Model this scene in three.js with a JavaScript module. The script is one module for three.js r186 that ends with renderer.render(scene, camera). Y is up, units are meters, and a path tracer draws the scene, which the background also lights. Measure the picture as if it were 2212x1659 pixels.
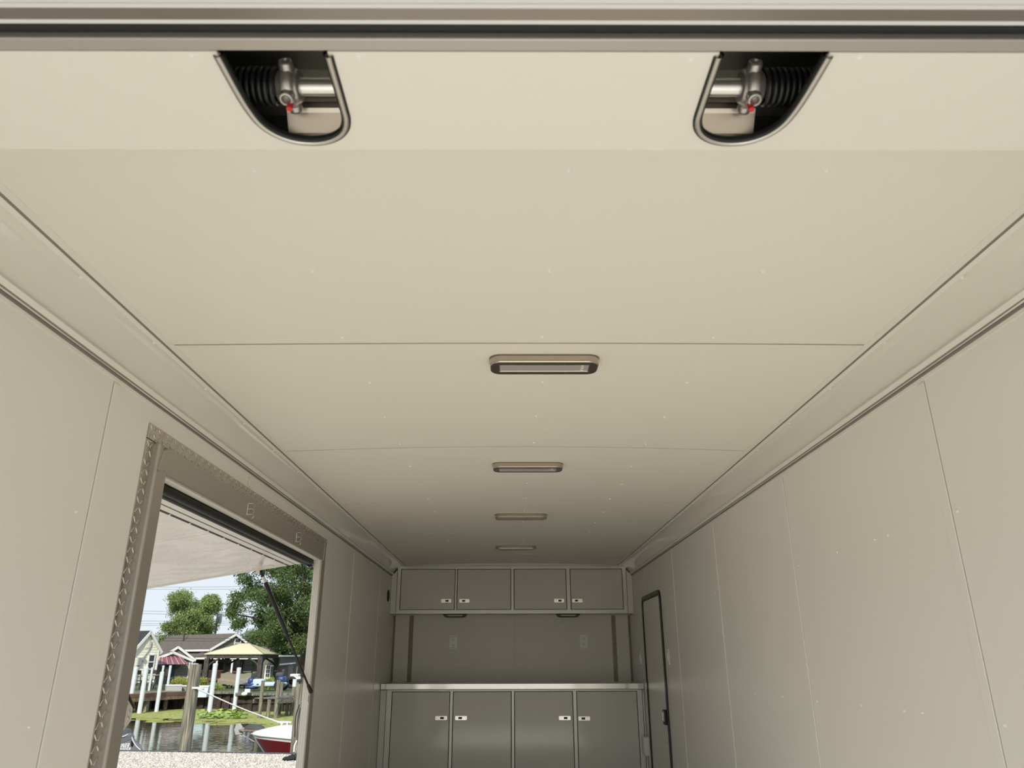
import * as THREE from 'three';
import { mergeGeometries, mergeVertices, toCreasedNormals } from 'three/addons/utils/BufferGeometryUtils.js';
import { RoundedBoxGeometry } from 'three/addons/geometries/RoundedBoxGeometry.js';
import { ImprovedNoise } from 'three/addons/math/ImprovedNoise.js';
import { TextGeometry } from 'three/addons/geometries/TextGeometry.js';
import { FontLoader } from 'three/addons/loaders/FontLoader.js';

// ---------------------------------------------------------------- camera, sky, sun, exposure
// World: y = 0 is the trailer floor, -z runs into the trailer, metres.
const E = 1.11;                                    // height of the lens above the trailer floor
const F = 1586.4, PITCH = 0.3598, YAW = 0.0054, ROLL = 0.0023, CX = -0.0359;
const camera = new THREE.PerspectiveCamera(2 * Math.atan(829.5 / F) * 180 / Math.PI, 2212 / 1659, 0.05, 600);
camera.position.set(CX, E, 0);
camera.rotation.set(PITCH, -YAW, -ROLL, 'YXZ');
camera.focus = 4.2; camera.userData.fStop = 7;

const scene = new THREE.Scene();
const renderer = new THREE.WebGLRenderer({ antialias: true });
renderer.toneMapping = THREE.LinearToneMapping;
renderer.toneMappingExposure = 1.0;
renderer.shadowMap.enabled = true;

{ // hazy summer sky: pale at the horizon, a little bluer overhead
  const W = 64, H = 128, d = new Float32Array(W * H * 4), hz = [0.84, 0.91, 0.97], zn = [0.62, 0.78, 0.98], gr = [0.50, 0.49, 0.44];
  for (let r = 0; r < H; r++) {
    const el = ((r + 0.5) / H - 0.5) * Math.PI, k = Math.pow(Math.max(0, Math.sin(el)), 0.7);
    for (let c = 0; c < W; c++) for (let j = 0; j < 4; j++) d[(r * W + c) * 4 + j] = j === 3 ? 1 : el < 0 ? gr[j] : hz[j] * (1 - k) + zn[j] * k;
  }
  const t = new THREE.DataTexture(d, W, H, THREE.RGBAFormat, THREE.FloatType);
  t.mapping = THREE.EquirectangularReflectionMapping; t.magFilter = THREE.LinearFilter; t.needsUpdate = true;
  scene.background = t; scene.environment = t;
}
const sun = new THREE.DirectionalLight(new THREE.Color().setRGB(1, 0.94, 0.83), 4.4);
sun.position.set(-8, 32, 29); sun.target.position.set(-8, 0, -20); sun.castShadow = true;
sun.shadow.radius = 3; sun.shadow.mapSize.set(4096, 4096);
Object.assign(sun.shadow.camera, { left: -45, right: 45, top: 45, bottom: -45, near: 1, far: 140 });
scene.add(sun, sun.target);

// ---------------------------------------------------------------- helpers
let seed = 7;
const rnd = () => { seed = (seed * 1664525 + 1013904223) % 4294967296; return seed / 4294967296; };
const rr = (a, b) => a + (b - a) * rnd();
const noise = new ImprovedNoise();
const V = (x, y, z) => new THREE.Vector3(x, y, z);
const C = (r, g, b) => new THREE.Color().setRGB(r, g, b);

// a sight line of the survey: from a picture position and one known coordinate to the place in the world
function ray(px, py) {
  let u = (px - 1106) / F, v = (829.5 - py) / F, c = Math.cos(ROLL), s = Math.sin(ROLL);
  [u, v] = [c * u + s * v, -s * u + c * v];
  let x = u, y = v, z = 1; c = Math.cos(PITCH); s = Math.sin(PITCH);
  [y, z] = [c * y + s * z, -s * y + c * z];
  c = Math.cos(YAW); s = Math.sin(YAW);
  [x, z] = [c * x + s * z, -s * x + c * z];
  return [x, y, -z];
}
const along = (r, t) => V(CX + r[0] * t, E + r[1] * t, r[2] * t);
const atZ = (px, py, z) => { const r = ray(px, py); return along(r, z / r[2]); };
const atY = (px, py, y) => { const r = ray(px, py); return along(r, (y - E) / r[1]); };
const atX = (px, py, x) => { const r = ray(px, py); return along(r, (x - CX) / r[0]); };

const taken = new Map();
function numbered(n) { const k = taken.get(n) || 0; taken.set(n, k + 1); return k ? n + '_' + String(k).padStart(3, '0') : n; }
function flat(g) {
  g = g.index ? g.toNonIndexed() : g.clone();
  for (const k of Object.keys(g.attributes)) if (!['position', 'normal', 'uv'].includes(k)) g.deleteAttribute(k);
  if (!g.attributes.normal) g.computeVertexNormals();
  if (!g.attributes.uv) g.setAttribute('uv', new THREE.BufferAttribute(new Float32Array(g.attributes.position.count * 2), 2));
  g.morphAttributes = {}; g.clearGroups();
  return g;
}
const join = (list) => { list = [].concat(list); return list.length === 1 ? list[0] : mergeGeometries(list.map(flat)); };
function mesh(name, geos, mat, parent = scene) {
  const m = new THREE.Mesh(join(geos), mat);
  m.name = numbered(name); m.castShadow = m.receiveShadow = true; parent.add(m); return m;
}
function tag(o, label, category, group) { o.userData.label = label; o.userData.category = category; if (group) o.userData.group = group; return o; }
function thing(name, label, category, p = [0, 0, 0], turn = 0, group) {
  const o = new THREE.Group(); o.name = numbered(name); o.position.set(...(p.isVector3 ? p.toArray() : p)); o.rotation.y = turn; scene.add(o);
  return tag(o, label, category, group);
}
function struct(name, label) { const o = new THREE.Group(); o.name = numbered(name); o.userData.kind = 'structure'; if (label) o.userData.label = label; scene.add(o); return o; }
const stuff = (o) => { o.userData.kind = 'stuff'; return o; };

// uv in metres by the dominant axis of the normal
function metric(g, s = 1) {
  g = g.index ? g.toNonIndexed() : g; const p = g.attributes.position, n = g.attributes.normal, uv = new Float32Array(p.count * 2);
  for (let i = 0; i < p.count; i++) {
    const ax = Math.abs(n.getX(i)), ay = Math.abs(n.getY(i)), az = Math.abs(n.getZ(i));
    const [a, b] = ax > ay && ax > az ? [p.getZ(i), p.getY(i)] : ay > az ? [p.getX(i), p.getZ(i)] : [p.getX(i), p.getY(i)];
    uv[i * 2] = a * s; uv[i * 2 + 1] = b * s;
  }
  g.setAttribute('uv', new THREE.BufferAttribute(uv, 2)); return g;
}
// box between two corners
function bx(x0, x1, y0, y1, z0, z1, r = 0) {
  const w = Math.abs(x1 - x0), h = Math.abs(y1 - y0), d = Math.abs(z1 - z0);
  const g = r ? new RoundedBoxGeometry(w, h, d, 2, Math.min(r, w / 2.01, h / 2.01, d / 2.01)) : new THREE.BoxGeometry(w, h, d);
  g.translate((x0 + x1) / 2, (y0 + y1) / 2, (z0 + z1) / 2); return metric(g);
}
function cyl(a, b, r0, r1 = r0, n = 12) {
  const d = b.clone().sub(a), g = new THREE.CylinderGeometry(r1, r0, d.length(), n);
  g.applyQuaternion(new THREE.Quaternion().setFromUnitVectors(V(0, 1, 0), d.clone().normalize()));
  const m = a.clone().add(b).multiplyScalar(0.5); return g.translate(m.x, m.y, m.z);
}
const tube = (pts, r, n = 40, k = 8, closed = false, tension = 0.5) => new THREE.TubeGeometry(new THREE.CatmullRomCurve3(pts, closed, 'catmullrom', tension), n, r, k, closed);
function prism(outline, y0, y1) { // outline [[x, z]...] seen from above
  const s = new THREE.Shape(outline.map(([x, z]) => new THREE.Vector2(x, -z)));
  return new THREE.ExtrudeGeometry(s, { depth: y1 - y0, bevelEnabled: false }).rotateX(-Math.PI / 2).translate(0, y0, 0);
}
function plate(outline, depth, bevel = 0) { // outline in x, y; grows towards +z
  return new THREE.ExtrudeGeometry(new THREE.Shape(outline.map(([x, y]) => new THREE.Vector2(x, y))), { depth, bevelEnabled: bevel > 0, bevelSize: bevel, bevelThickness: bevel, bevelSegments: 2, curveSegments: 8 });
}
function quad(a, b, c, d, t = 0.02) { // thick panel from four corners, the thickness goes against the normal
  const n = b.clone().sub(a).cross(d.clone().sub(a)).normalize().multiplyScalar(-t), f = [a, b, c, d], k = f.map((v) => v.clone().add(n)), pos = [];
  const q = (p, r, s, u) => { for (const v of [p, r, s, p, s, u]) pos.push(v.x, v.y, v.z); };
  q(...f); q(k[3], k[2], k[1], k[0]);
  for (let i = 0; i < 4; i++) { const j = (i + 1) % 4; q(f[j], f[i], k[i], k[j]); }
  const g = new THREE.BufferGeometry(); g.setAttribute('position', new THREE.Float32BufferAttribute(pos, 3)); g.computeVertexNormals(); return metric(g);
}
function roundRect(w, h, r) {
  const s = new THREE.Shape(), x = w / 2, y = h / 2;
  s.moveTo(-x + r, -y); s.lineTo(x - r, -y); s.absarc(x - r, -y + r, r, -Math.PI / 2, 0); s.lineTo(x, y - r); s.absarc(x - r, y - r, r, 0, Math.PI / 2);
  s.lineTo(-x + r, y); s.absarc(-x + r, y - r, r, Math.PI / 2, Math.PI); s.lineTo(-x, -y + r); s.absarc(-x + r, -y + r, r, Math.PI, 1.5 * Math.PI);
  return s;
}
// computed textures
function tex(w, h, f, srgb = false, rep = [1, 1]) {
  const d = new Uint8Array(w * h * 4);
  for (let y = 0; y < h; y++) for (let x = 0; x < w; x++) {
    const v = f(x / w, y / h), a = Array.isArray(v) ? v : [v, v, v];
    for (let c = 0; c < 3; c++) d[(y * w + x) * 4 + c] = Math.max(0, Math.min(255, a[c] * 255)); d[(y * w + x) * 4 + 3] = 255;
  }
  const t = new THREE.DataTexture(d, w, h); t.wrapS = t.wrapT = THREE.RepeatWrapping; t.magFilter = THREE.LinearFilter; t.minFilter = THREE.LinearMipmapLinearFilter; t.generateMipmaps = true;
  if (srgb) t.colorSpace = THREE.SRGBColorSpace; t.repeat.set(...rep); t.needsUpdate = true; return t;
}
const nz = (u, v, fx, fy, k = 0) => { // tileable value in -1..1
  const a = u * Math.PI * 2, b = v * Math.PI * 2;
  return noise.noise(Math.cos(a) * fx / 6.28 + k, Math.sin(a) * fx / 6.28 + Math.cos(b) * fy / 6.28, Math.sin(b) * fy / 6.28 + k * 3.1);
};

// ---------------------------------------------------------------- materials
const std = (color, roughness, more = {}) => new THREE.MeshStandardMaterial({ color, roughness, metalness: 0, ...more });
const phy = (color, roughness, more = {}) => new THREE.MeshPhysicalMaterial({ color, roughness, ...more });
const mottled = tex(256, 256, (u, v) => 0.6 + 0.5 * nz(u, v, 9, 9) + 0.35 * nz(u, v, 31, 31, 2));
const woodMap = tex(256, 256, (u, v) => { const s = 0.62 + 0.30 * nz(u, v, 60, 5) + 0.22 * nz(u, v, 140, 14, 3) + 0.2 * nz(u, v, 8, 6, 7); return [s, s * 0.97, s * 0.86]; }, true);
const plankMap = tex(256, 256, (u, v) => { const s = 0.7 + 0.25 * nz(u, v, 30, 4, 5) + 0.2 * nz(u, v, 9, 9, 2); return [s, s, s]; }, true);
const shingle = tex(256, 256, (u, v) => { const s = 0.75 + 0.3 * nz(u, v, 70, 70) + 0.15 * nz(u, v, 12, 12, 4) - ((v * 16) % 1 < 0.12 ? 0.12 : 0); return [s, s, s]; }, true);
const M = {
  ceiling: std(C(0.87, 0.835, 0.745), 0.5), wall: std(C(0.85, 0.825, 0.77), 0.33), cove: phy(C(0.82, 0.785, 0.705), 0.05, { ior: 1.7 }),
  soffit: std(C(0.86, 0.825, 0.74), 0.3), gap: std(C(0.10, 0.09, 0.085), 0.6), trimWhite: std(C(0.85, 0.82, 0.745), 0.3), seam: std(C(0.42, 0.39, 0.34), 0.5), groove: std(C(0.28, 0.25, 0.21), 0.5),
  screw: std(C(0.93, 0.92, 0.88), 0.2), core: std(C(0.5, 0.48, 0.44), 0.7), floor: std(C(0.84, 0.81, 0.74), 0.4),
  alum: std(C(0.47, 0.44, 0.39), 0.4, { metalness: 0.6 }), cabFrame: std(C(0.70, 0.68, 0.63), 0.34, { metalness: 0.4 }), backWall: std(C(0.76, 0.735, 0.68), 0.4), pan: std(C(0.60, 0.535, 0.45), 0.3, { metalness: 1 }), bar: std(C(0.50, 0.47, 0.44), 0.4, { metalness: 0.6 }), darkSteel: std(C(0.30, 0.275, 0.25), 0.28, { metalness: 1 }), reveal: std(C(0.80, 0.77, 0.71), 0.4, { metalness: 0.3 }), satin: std(C(0.80, 0.79, 0.76), 0.3, { metalness: 1 }), dull: std(C(0.62, 0.60, 0.56), 0.5, { metalness: 1 }),
  chrome: std(C(0.86, 0.84, 0.80), 0.1, { metalness: 1 }), steel: std(C(0.6, 0.58, 0.55), 0.3, { metalness: 1 }), tread: std(C(0.60, 0.57, 0.52), 0.26, { metalness: 1 }), bezel: std(C(0.50, 0.44, 0.375), 0.14, { metalness: 1 }), darkTread: std(C(0.26, 0.235, 0.19), 0.55, { metalness: 0.7 }),  // bezel: brown reflection put into the chrome colour
  rubber: std(C(0.012, 0.012, 0.013), 0.55), black: std(C(0.01, 0.01, 0.011), 0.35), door: std(C(0.72, 0.70, 0.65), 0.1), plastic: std(C(0.92, 0.91, 0.87), 0.25),
  lens: std(C(0.48, 0.45, 0.45), 0.22), red: std(C(0.6, 0.03, 0.03), 0.4), cast: std(C(0.55, 0.52, 0.48), 0.38, { metalness: 0.8 }),
  skin: std(C(0.90, 0.88, 0.85), 0.35, { roughnessMap: mottled }), exterior: std(C(0.78, 0.78, 0.77), 0.25),
};
// ================================================================ the trailer
const WC = 1.07, HC = E + 0.902, W = 1.215, HS = E + 0.801, REAR = -0.70, FRONT = -7.92;
const ZB = [REAR, -2.06, -3.279, -4.498, -5.717, -6.937, FRONT];           // joints of the four-foot panels
const HZ0 = -2.435, HZ1 = -4.65, HY0 = 0.12, HY1 = E + 0.583;              // the side hatch opening
const crown = (z) => { const t = -z; return t < 1 ? 0 : t < 2.06 ? 0.006 * (t - 1) / 1.06 : t < 3.28 ? 0.006 + 0.016 * (t - 2.06) / 1.22 : 0.022; };
const ceilY = (x, z) => HC + crown(z) * (1 - (x / WC) ** 2);
function screwGeo(r = 0.0048) { // truss-head screw, axis +y, head towards -y
  return mergeGeometries([new THREE.SphereGeometry(r, 10, 5, 0, Math.PI * 2, Math.PI / 2, Math.PI / 2).scale(1, 0.85, 1), new THREE.CylinderGeometry(r * 1.35, r * 1.35, r * 0.3, 12).translate(0, 0, 0)].map(flat));
}
const SCREW = screwGeo();
function screw(parent, p, axis) { // axis: where the head points
  const s = mesh('screw', SCREW, M.screw, parent);
  s.position.copy(p); s.quaternion.setFromUnitVectors(V(0, -1, 0), axis); return s;
}

// floor
const floor = struct('floor');
mesh('floor_deck', bx(-W - 0.06, W + 0.06, -0.1, 0, FRONT - 0.06, -0.62), M.floor, floor);
mesh('ramp_deck', metric(quad(V(-1.1, 0, -0.6), V(-1.1, E - 1.6, 1.5), V(1.1, E - 1.6, 1.5), V(1.1, 0, -0.6), 0.05)), M.floor, floor); // unseen rear door lowered as a ramp, added to bounce sun inside

// ceiling: bowed panels, a dark joint between each two
const ceiling = struct('ceiling');
mesh('roof_core', bx(-W - 0.06, W + 0.06, HC + 0.06, HC + 0.14, FRONT - 0.06, -0.6), M.core, ceiling);
{
  const zc = [-0.962, ...ZB.slice(1)];
  const strip = (z0, z1, x0, x1, lift, t) => {
    const g = new THREE.BoxGeometry(x1 - x0, t, z0 - z1, 28, 1, 6).translate((x0 + x1) / 2, 0, (z0 + z1) / 2), p = g.attributes.position;
    for (let i = 0; i < p.count; i++) p.setY(i, p.getY(i) + t / 2 + lift + ceilY(p.getX(i), p.getZ(i)));
    g.computeVertexNormals(); return g;
  };
  mesh('joint_backing', strip(-0.965, FRONT, -WC - 0.02, WC + 0.02, 0.006, 0.01), M.gap, ceiling);
  for (let k = 0; k < 6; k++) {
    const g = k === 0 ? 0 : 0.0048, panel = mesh('ceiling_panel', strip(zc[k] - g, zc[k + 1] + 0.0048, -WC, WC, 0, 0.004), M.ceiling, ceiling);
    const rows = k === 0 ? [-1.205, -1.608, -2.013] : [0.345, 0.745, 1.15].map((d) => zc[k] - d);
    for (const z of rows) for (const x of [-0.53 + rr(-0.01, 0.01), 0.075 + rr(-0.01, 0.01), 0.59 + rr(-0.01, 0.01)]) if (z > FRONT + 0.5) screw(panel, V(x, ceilY(x, z), z), V(0, -1, 0)).scale.setScalar(1.25);
  }
}

// coves: glossy concave corner panel between ceiling and wall, with its two lips
for (const s of [-1, 1]) {
  const cove = struct('trim_' + (s < 0 ? 1 : 2));
  const A = V(s * (WC + 0.004), HC + 0.004, 0), B = V(s * (W - 0.006), HS + 0.006, 0), mid = A.clone().add(B).multiplyScalar(0.5), out = V(s * 0.57, 0.82, 0).normalize();
  const n = 12, m = 90, pos = [], idx = [];
  for (let j = 0; j <= m; j++) {
    const z = -0.765 + (FRONT + 0.765) * j / m, sag = 0.026 + 0.004 * noise.noise(z * 1.1, s * 3, 0.5) + 0.0018 * Math.sin(z * 5.2 + s);
    for (let i = 0; i <= n; i++) { const t = i / n, p = A.clone().lerp(B, t).addScaledVector(out, sag * 4 * t * (1 - t) + 0.0012 * noise.noise(z * 2.3, t * 2, s * 7)); pos.push(p.x, p.y, z); }
  }
  for (let j = 0; j < m; j++) for (let i = 0; i < n; i++) { const a = j * (n + 1) + i, b = a + 1, c = a + n + 1, d = c + 1; s < 0 ? idx.push(a, c, b, b, c, d) : idx.push(a, b, c, b, d, c); }
  const g = new THREE.BufferGeometry(); g.setAttribute('position', new THREE.Float32BufferAttribute(pos, 3)); g.setIndex(idx); g.computeVertexNormals();
  mesh('cove_panel', g, M.cove, cove);
  // back skin closes the corner against daylight
  mesh('cove_core', bx(s * (WC - 0.02), s * (W + 0.06), HC + 0.035, HC + 0.07, FRONT, -0.62), M.core, cove);
  // the two lips: a flat flange, a shadow-coloured groove and a returned edge
  const dir = B.clone().sub(A).normalize(), nrm = V(-s * 0.57, -0.82, 0).normalize();
  const lip = (o, a, b, h0, h1) => { // o: origin, a..b along the cove, h0..h1 off it
    const P = [[a, h0], [b, h0], [b, h1], [a, h1]].map(([u, h]) => o.clone().addScaledVector(dir, u).addScaledVector(nrm, h));
    const g2 = plate(P.map((v) => [v.x, v.y]), -(FRONT + 0.765), 0).translate(0, 0, FRONT); return s < 0 ? g2 : g2;
  };
  mesh('upper_lip', [bx(s * (WC - 0.016), s * (WC + 0.006), HC - 0.0025, HC + 0.004, FRONT, -0.765, 0.0011), lip(A, 0.012, 0.024, -0.012, 0.0008)], M.trimWhite, cove);
  mesh('upper_groove', lip(A, 0.002, 0.012, -0.012, -0.001), M.groove, cove);
  mesh('lower_lip', [bx(s * (W - 0.003), s * (W + 0.004), HS - 0.015, HS - 0.003, FRONT, -0.765, 0.001), lip(B, -0.024, -0.009, -0.012, 0.0008)], M.trimWhite, cove);
  mesh('lower_groove', lip(B, -0.009, 0.001, -0.016, -0.0015), M.groove, cove);
  for (let k = 0; k < 15; k++) { const z = -1.62 - 0.402 * k; if (z > -7.5) screw(cove, A.clone().addScaledVector(dir, 0.026).addScaledVector(nrm, -0.004).setZ(z), nrm); }
}

// side walls
function wallSide(s) {
  const wall = struct(s < 0 ? 'wall_left' : 'wall_right'), open = s < 0;
  const pieces = (x0, x1, z0, z1, y0, y1) => { // a slab with the hatch cut out
    const b = (a, c, e, f) => (a - c > 1e-4 && f - e > 1e-4 ? [bx(x0, x1, e, f, a, c)] : []);
    const a = Math.min(z0, HZ0 + 0.04), c = Math.max(z1, HZ1 - 0.04), y2 = HY1 + 0.04, y3 = HY0 - 0.04;
    if (!open || a <= c) return b(z0, z1, y0, y1);
    return [...b(z0, a, y0, y1), ...b(c, z1, y0, y1), ...b(a, c, y0, y3), ...b(a, c, y2, y1)];
  };
  mesh('wall_core', pieces(s * (W + 0.003), s * (W + 0.017), -0.62, FRONT - 0.06, -0.1, HC + 0.1), M.core, wall);
  mesh('outer_skin', pieces(s * (W + 0.017), s * (W + 0.0215), -0.62, FRONT - 0.06, -0.25, HC + 0.14), M.exterior, wall);
  for (let k = 0; k < 6; k++) {
    const panel = mesh('wall_panel', pieces(s * W, s * (W + 0.0029), ZB[k] - 0.0007, ZB[k + 1] + 0.0007, 0, HS - 0.004), M.wall, wall);
    wall.userData['p' + k] = 1; delete wall.userData['p' + k];
    const spots = s > 0 ? [[], [[2068, 1104], [2170, 1566]], [[1918, 1157], [1889, 1165], [1808, 1193], [1860, 1524], [1953, 1535], [1992, 1540]], [[1690, 1505], [1765, 1515], [1725, 1222]], [[1545, 1280], [1632, 1500], [1480, 1545]], []][k]
      : [[], [[165, 1105], [63, 1570]], [], [[709, 1485]], [[757, 1290]], []][k];
    for (const [px, py] of spots) screw(panel, atX(px, py, s * (W - 0.0004)), V(-s, 0, 0)).scale.setScalar(0.85);
    if (k > 0) { // a flat batten covers each joint
      const z = ZB[k], y1 = HS - 0.02, parts = open && z < HZ0 && z > HZ1 ? [[0, HY0 - 0.1], [HY1 + 0.16, y1]] : [[0, y1]];
      mesh('joint_strip', parts.map(([a, b]) => bx(s * (W - 0.004), s * (W + 0.0005), a, b, z - 0.036, z + 0.001, 0.0019)), M.wall, wall);
      mesh('joint_gap', parts.map(([a, b]) => bx(s * (W - 0.0002), s * (W + 0.0005), a, b, z + 0.001, z + 0.0028)), M.seam, wall);
    }
  }
  return wall;
}
wallSide(-1); wallSide(1);

// front wall with the two sheets above the counter and upright tread strips
{
  const wall = struct('wall_front');
  mesh('wall_core', bx(-W - 0.06, W + 0.06, -0.1, HC + 0.14, FRONT - 0.06, FRONT), M.core, wall);
  mesh('wall_panel', bx(-W, 0.0315, 0, HS + 0.08, FRONT, FRONT + 0.003), M.backWall, wall);
  mesh('wall_panel', bx(0.0335, W, 0, HS + 0.08, FRONT, FRONT + 0.003), M.backWall, wall);
  for (const [px, k] of [[850, 0], [889, 1], [1325, 2], [1361, 3]]) {
    const x = atZ(px, 1345, FRONT).x, w = 0.043;
    const strip = mesh('tread_strip', bx(x - w / 2, x + w / 2, E - 0.25, E + 0.432, FRONT + 0.003, FRONT + 0.0052), M.darkTread, wall);  // darker, rougher metal than the hatch tread strips
    const lugs = []; for (let j = 0; j < 34; j++) for (let i = 0; i < 2; i++) lugs.push(new THREE.SphereGeometry(0.5, 6, 4).scale(0.018, 0.005, 0.004).rotateZ((i + j) % 2 ? 0.8 : -0.8).translate(x + (i - 0.5) * 0.022, E - 0.24 + j * 0.02, FRONT + 0.0055));
    stuff(mesh('raised_lugs', lugs, k === 2 ? M.tread : M.darkTread, strip));
  }
  for (const [px, py] of [[872, 1467], [953, 1344], [1038, 1344], [1117, 1344], [1200, 1344], [1282, 1344], [948, 1467], [1036, 1467], [1204, 1466], [1288, 1467]]) screw(wall, atZ(px, py, FRONT + 0.004), V(0, 0, 1)).scale.setScalar(0.8);
}

// ---------------------------------------------------------------- rear header over the camera
{
  const h = struct('wall_rear'), y = E + 0.76, cx = -0.015;
  const cut = (s) => [[0.410, 0.762], [0.407, 0.83], [0.403, 0.87], [0.395, 0.902], [0.378, 0.926], [0.352, 0.941], [0.322, 0.944], [0.295, 0.937], [0.274, 0.92], [0.264, 0.895], [0.2625, 0.86], [0.262, 0.762]].map(([a, b]) => [cx + s * a, b]);
  const L = cut(-1), R = cut(1).reverse();
  const outline = [[-W, 0.762], ...L, ...R, [W, 0.762], [W, 0.962], [-W, 0.962]];
  mesh('soffit_panel', prism(outline.map(([x, d]) => [x, -d]), y, y + 0.004), M.soffit, h);
  for (const P of [L, R]) mesh('edging_strip', tube(P.map(([x, d], i) => V(x, y - 0.001, -Math.max(d, 0.767))), 0.0048, 70, 8, false), M.steel, h);
  for (const P of [L, R]) mesh('edging_lip', tube(P.map(([x, d]) => V(x, y + 0.0025, -Math.max(d, 0.767))), 0.0078, 70, 8, false), M.black, h);
  mesh('inner_panel', bx(-W, W, y + 0.004, HC + 0.02, -0.962, -0.965), M.trimWhite, h);
  for (const s of [-1, 1]) mesh('dark_sheet', bx(cx + s * 0.372, s * W, y + 0.004, HC + 0.018, -0.9605, -0.9615), M.rubber, h);  // black sheet added so the outer box reads dark
  const fold = (ya, za, yb, zb) => quad(V(cx - 0.37, y + ya, za), V(cx + 0.37, y + ya, za), V(cx + 0.37, y + yb, zb), V(cx - 0.37, y + yb, zb), 0.002);
  mesh('reflector_plate', [fold(0.008, -0.958, 0.026, -0.9545), fold(0.026, -0.9545, 0.050, -0.936), fold(0.050, -0.936, 0.055, -0.931), fold(0.055, -0.931, 0.063, -0.9285)], M.pan, h);  // bent plate added, slanted to mirror bright ground through the cutouts
  mesh('stiffener', [bx(-W, W, y + 0.066, y + 0.072, -0.93, -0.962), bx(-W, W, y + 0.005, y + 0.011, -0.948, -0.962)], M.dull, h);
  mesh('box_top', bx(-W, W, HC + 0.02, HC + 0.03, -0.965, -0.74), M.dull, h);
  mesh('box_rear', bx(-W, W, y + 0.004, HC + 0.03, -0.762, -0.757), M.core, h);
  mesh('lower_bar', bx(-W - 0.06, W + 0.06, y, y + 0.05, -0.7615, -0.740, 0.003), M.bar, h);
  mesh('rubber_seal', [bx(-W - 0.06, W + 0.06, y + 0.009, y + 0.06, -0.7405, -0.712, 0.004)], M.rubber, h);
  mesh('highlight_bead', bx(-W - 0.06, W + 0.06, y - 0.004, y + 0.03, -0.7135, -0.7065, 0.002), M.exterior, h);  // white bars added for the highlights along the header edges
  mesh('highlight_bead', bx(-W - 0.06, W + 0.06, y - 0.005, y + 0.03, -0.6885, -0.6825, 0.002), M.exterior, h);
  mesh('header_tube', [bx(-W - 0.06, W + 0.06, y - 0.003, y + 0.08, -0.713, -0.684, 0.006)], M.darkSteel, h);
  mesh('header_face', bx(-W - 0.06, W + 0.06, y - 0.002, HC + 0.14, -0.6845, -0.60, 0.004), M.exterior, h);
  for (const px of [[414, 119], [776, 121], [1492, 129], [1857, 124]]) screw(h, atY(px[0], px[1], y), V(0, -1, 0)).scale.setScalar(0.85);
  for (const s of [-1, 1]) mesh('rear_post', bx(s * (W - 0.09), s * (W + 0.06), -0.1, y + 0.01, -0.76, -0.60, 0.004), M.satin, h);
}
{ // counterbalance shaft in the header: one assembly
  const t = thing('torsion_spring_assembly', 'steel shaft with black torsion springs and winding cones inside the header box', 'spring', [0, 0, 0]);
  const p = atY(700, 187, E + 0.815), y = p.y, z = p.z, L = atZ(628, 190, z).x, R = atZ(1619, 190, z).x;
  mesh('shaft', cyl(V(-1.1, y, z), V(1.1, y, z), 0.0135, 0.0135, 20), M.satin, t);
  for (const [x, s] of [[L, -1], [R, 1]]) {
    const prof = [[0.0136, -0.016], [0.022, -0.016], [0.0235, -0.012], [0.026, -0.008], [0.031, -0.005], [0.031, 0.006], [0.026, 0.010], [0.0235, 0.016], [0.02, 0.02], [0.0136, 0.02]].map(([a, b]) => new THREE.Vector2(a, b * s));
    const cone = mesh('winding_cone', [new THREE.LatheGeometry(prof, 22).rotateZ(-Math.PI / 2).translate(x, y, z),
      ...[0, 1, 2, 3].map((k) => { const a = k * Math.PI / 2 - 0.35, d = V(0, Math.cos(a), Math.sin(a)); const o = V(x, y, z); // winding sockets
        return new THREE.LatheGeometry([[0.0055, 0.020], [0.0055, 0.040], [0.0098, 0.040], [0.0108, 0.036], [0.0108, 0.018]].map(([q, w]) => new THREE.Vector2(q, w)), 14).applyQuaternion(new THREE.Quaternion().setFromUnitVectors(V(0, 1, 0), d)).translate(o.x, o.y, o.z); })], M.cast, t);
    mesh('set_screw', cyl(V(x - s * 0.004, y - 0.036, z + 0.004), V(x - s * 0.004, y - 0.048, z + 0.006), 0.0052, 0.0045, 8), M.red, cone);
    const pts = []; for (let i = 0; i <= 900; i++) { const a = i * 2 * Math.PI / 18; pts.push(V(x + s * (0.02 + i / 18 * 0.0091), y + 0.025 * Math.cos(a), z + 0.025 * Math.sin(a))); }
    mesh('torsion_coil', new THREE.TubeGeometry(new THREE.CatmullRomCurve3(pts), 900, 0.0044, 6), M.black, t);
  }
}

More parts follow.
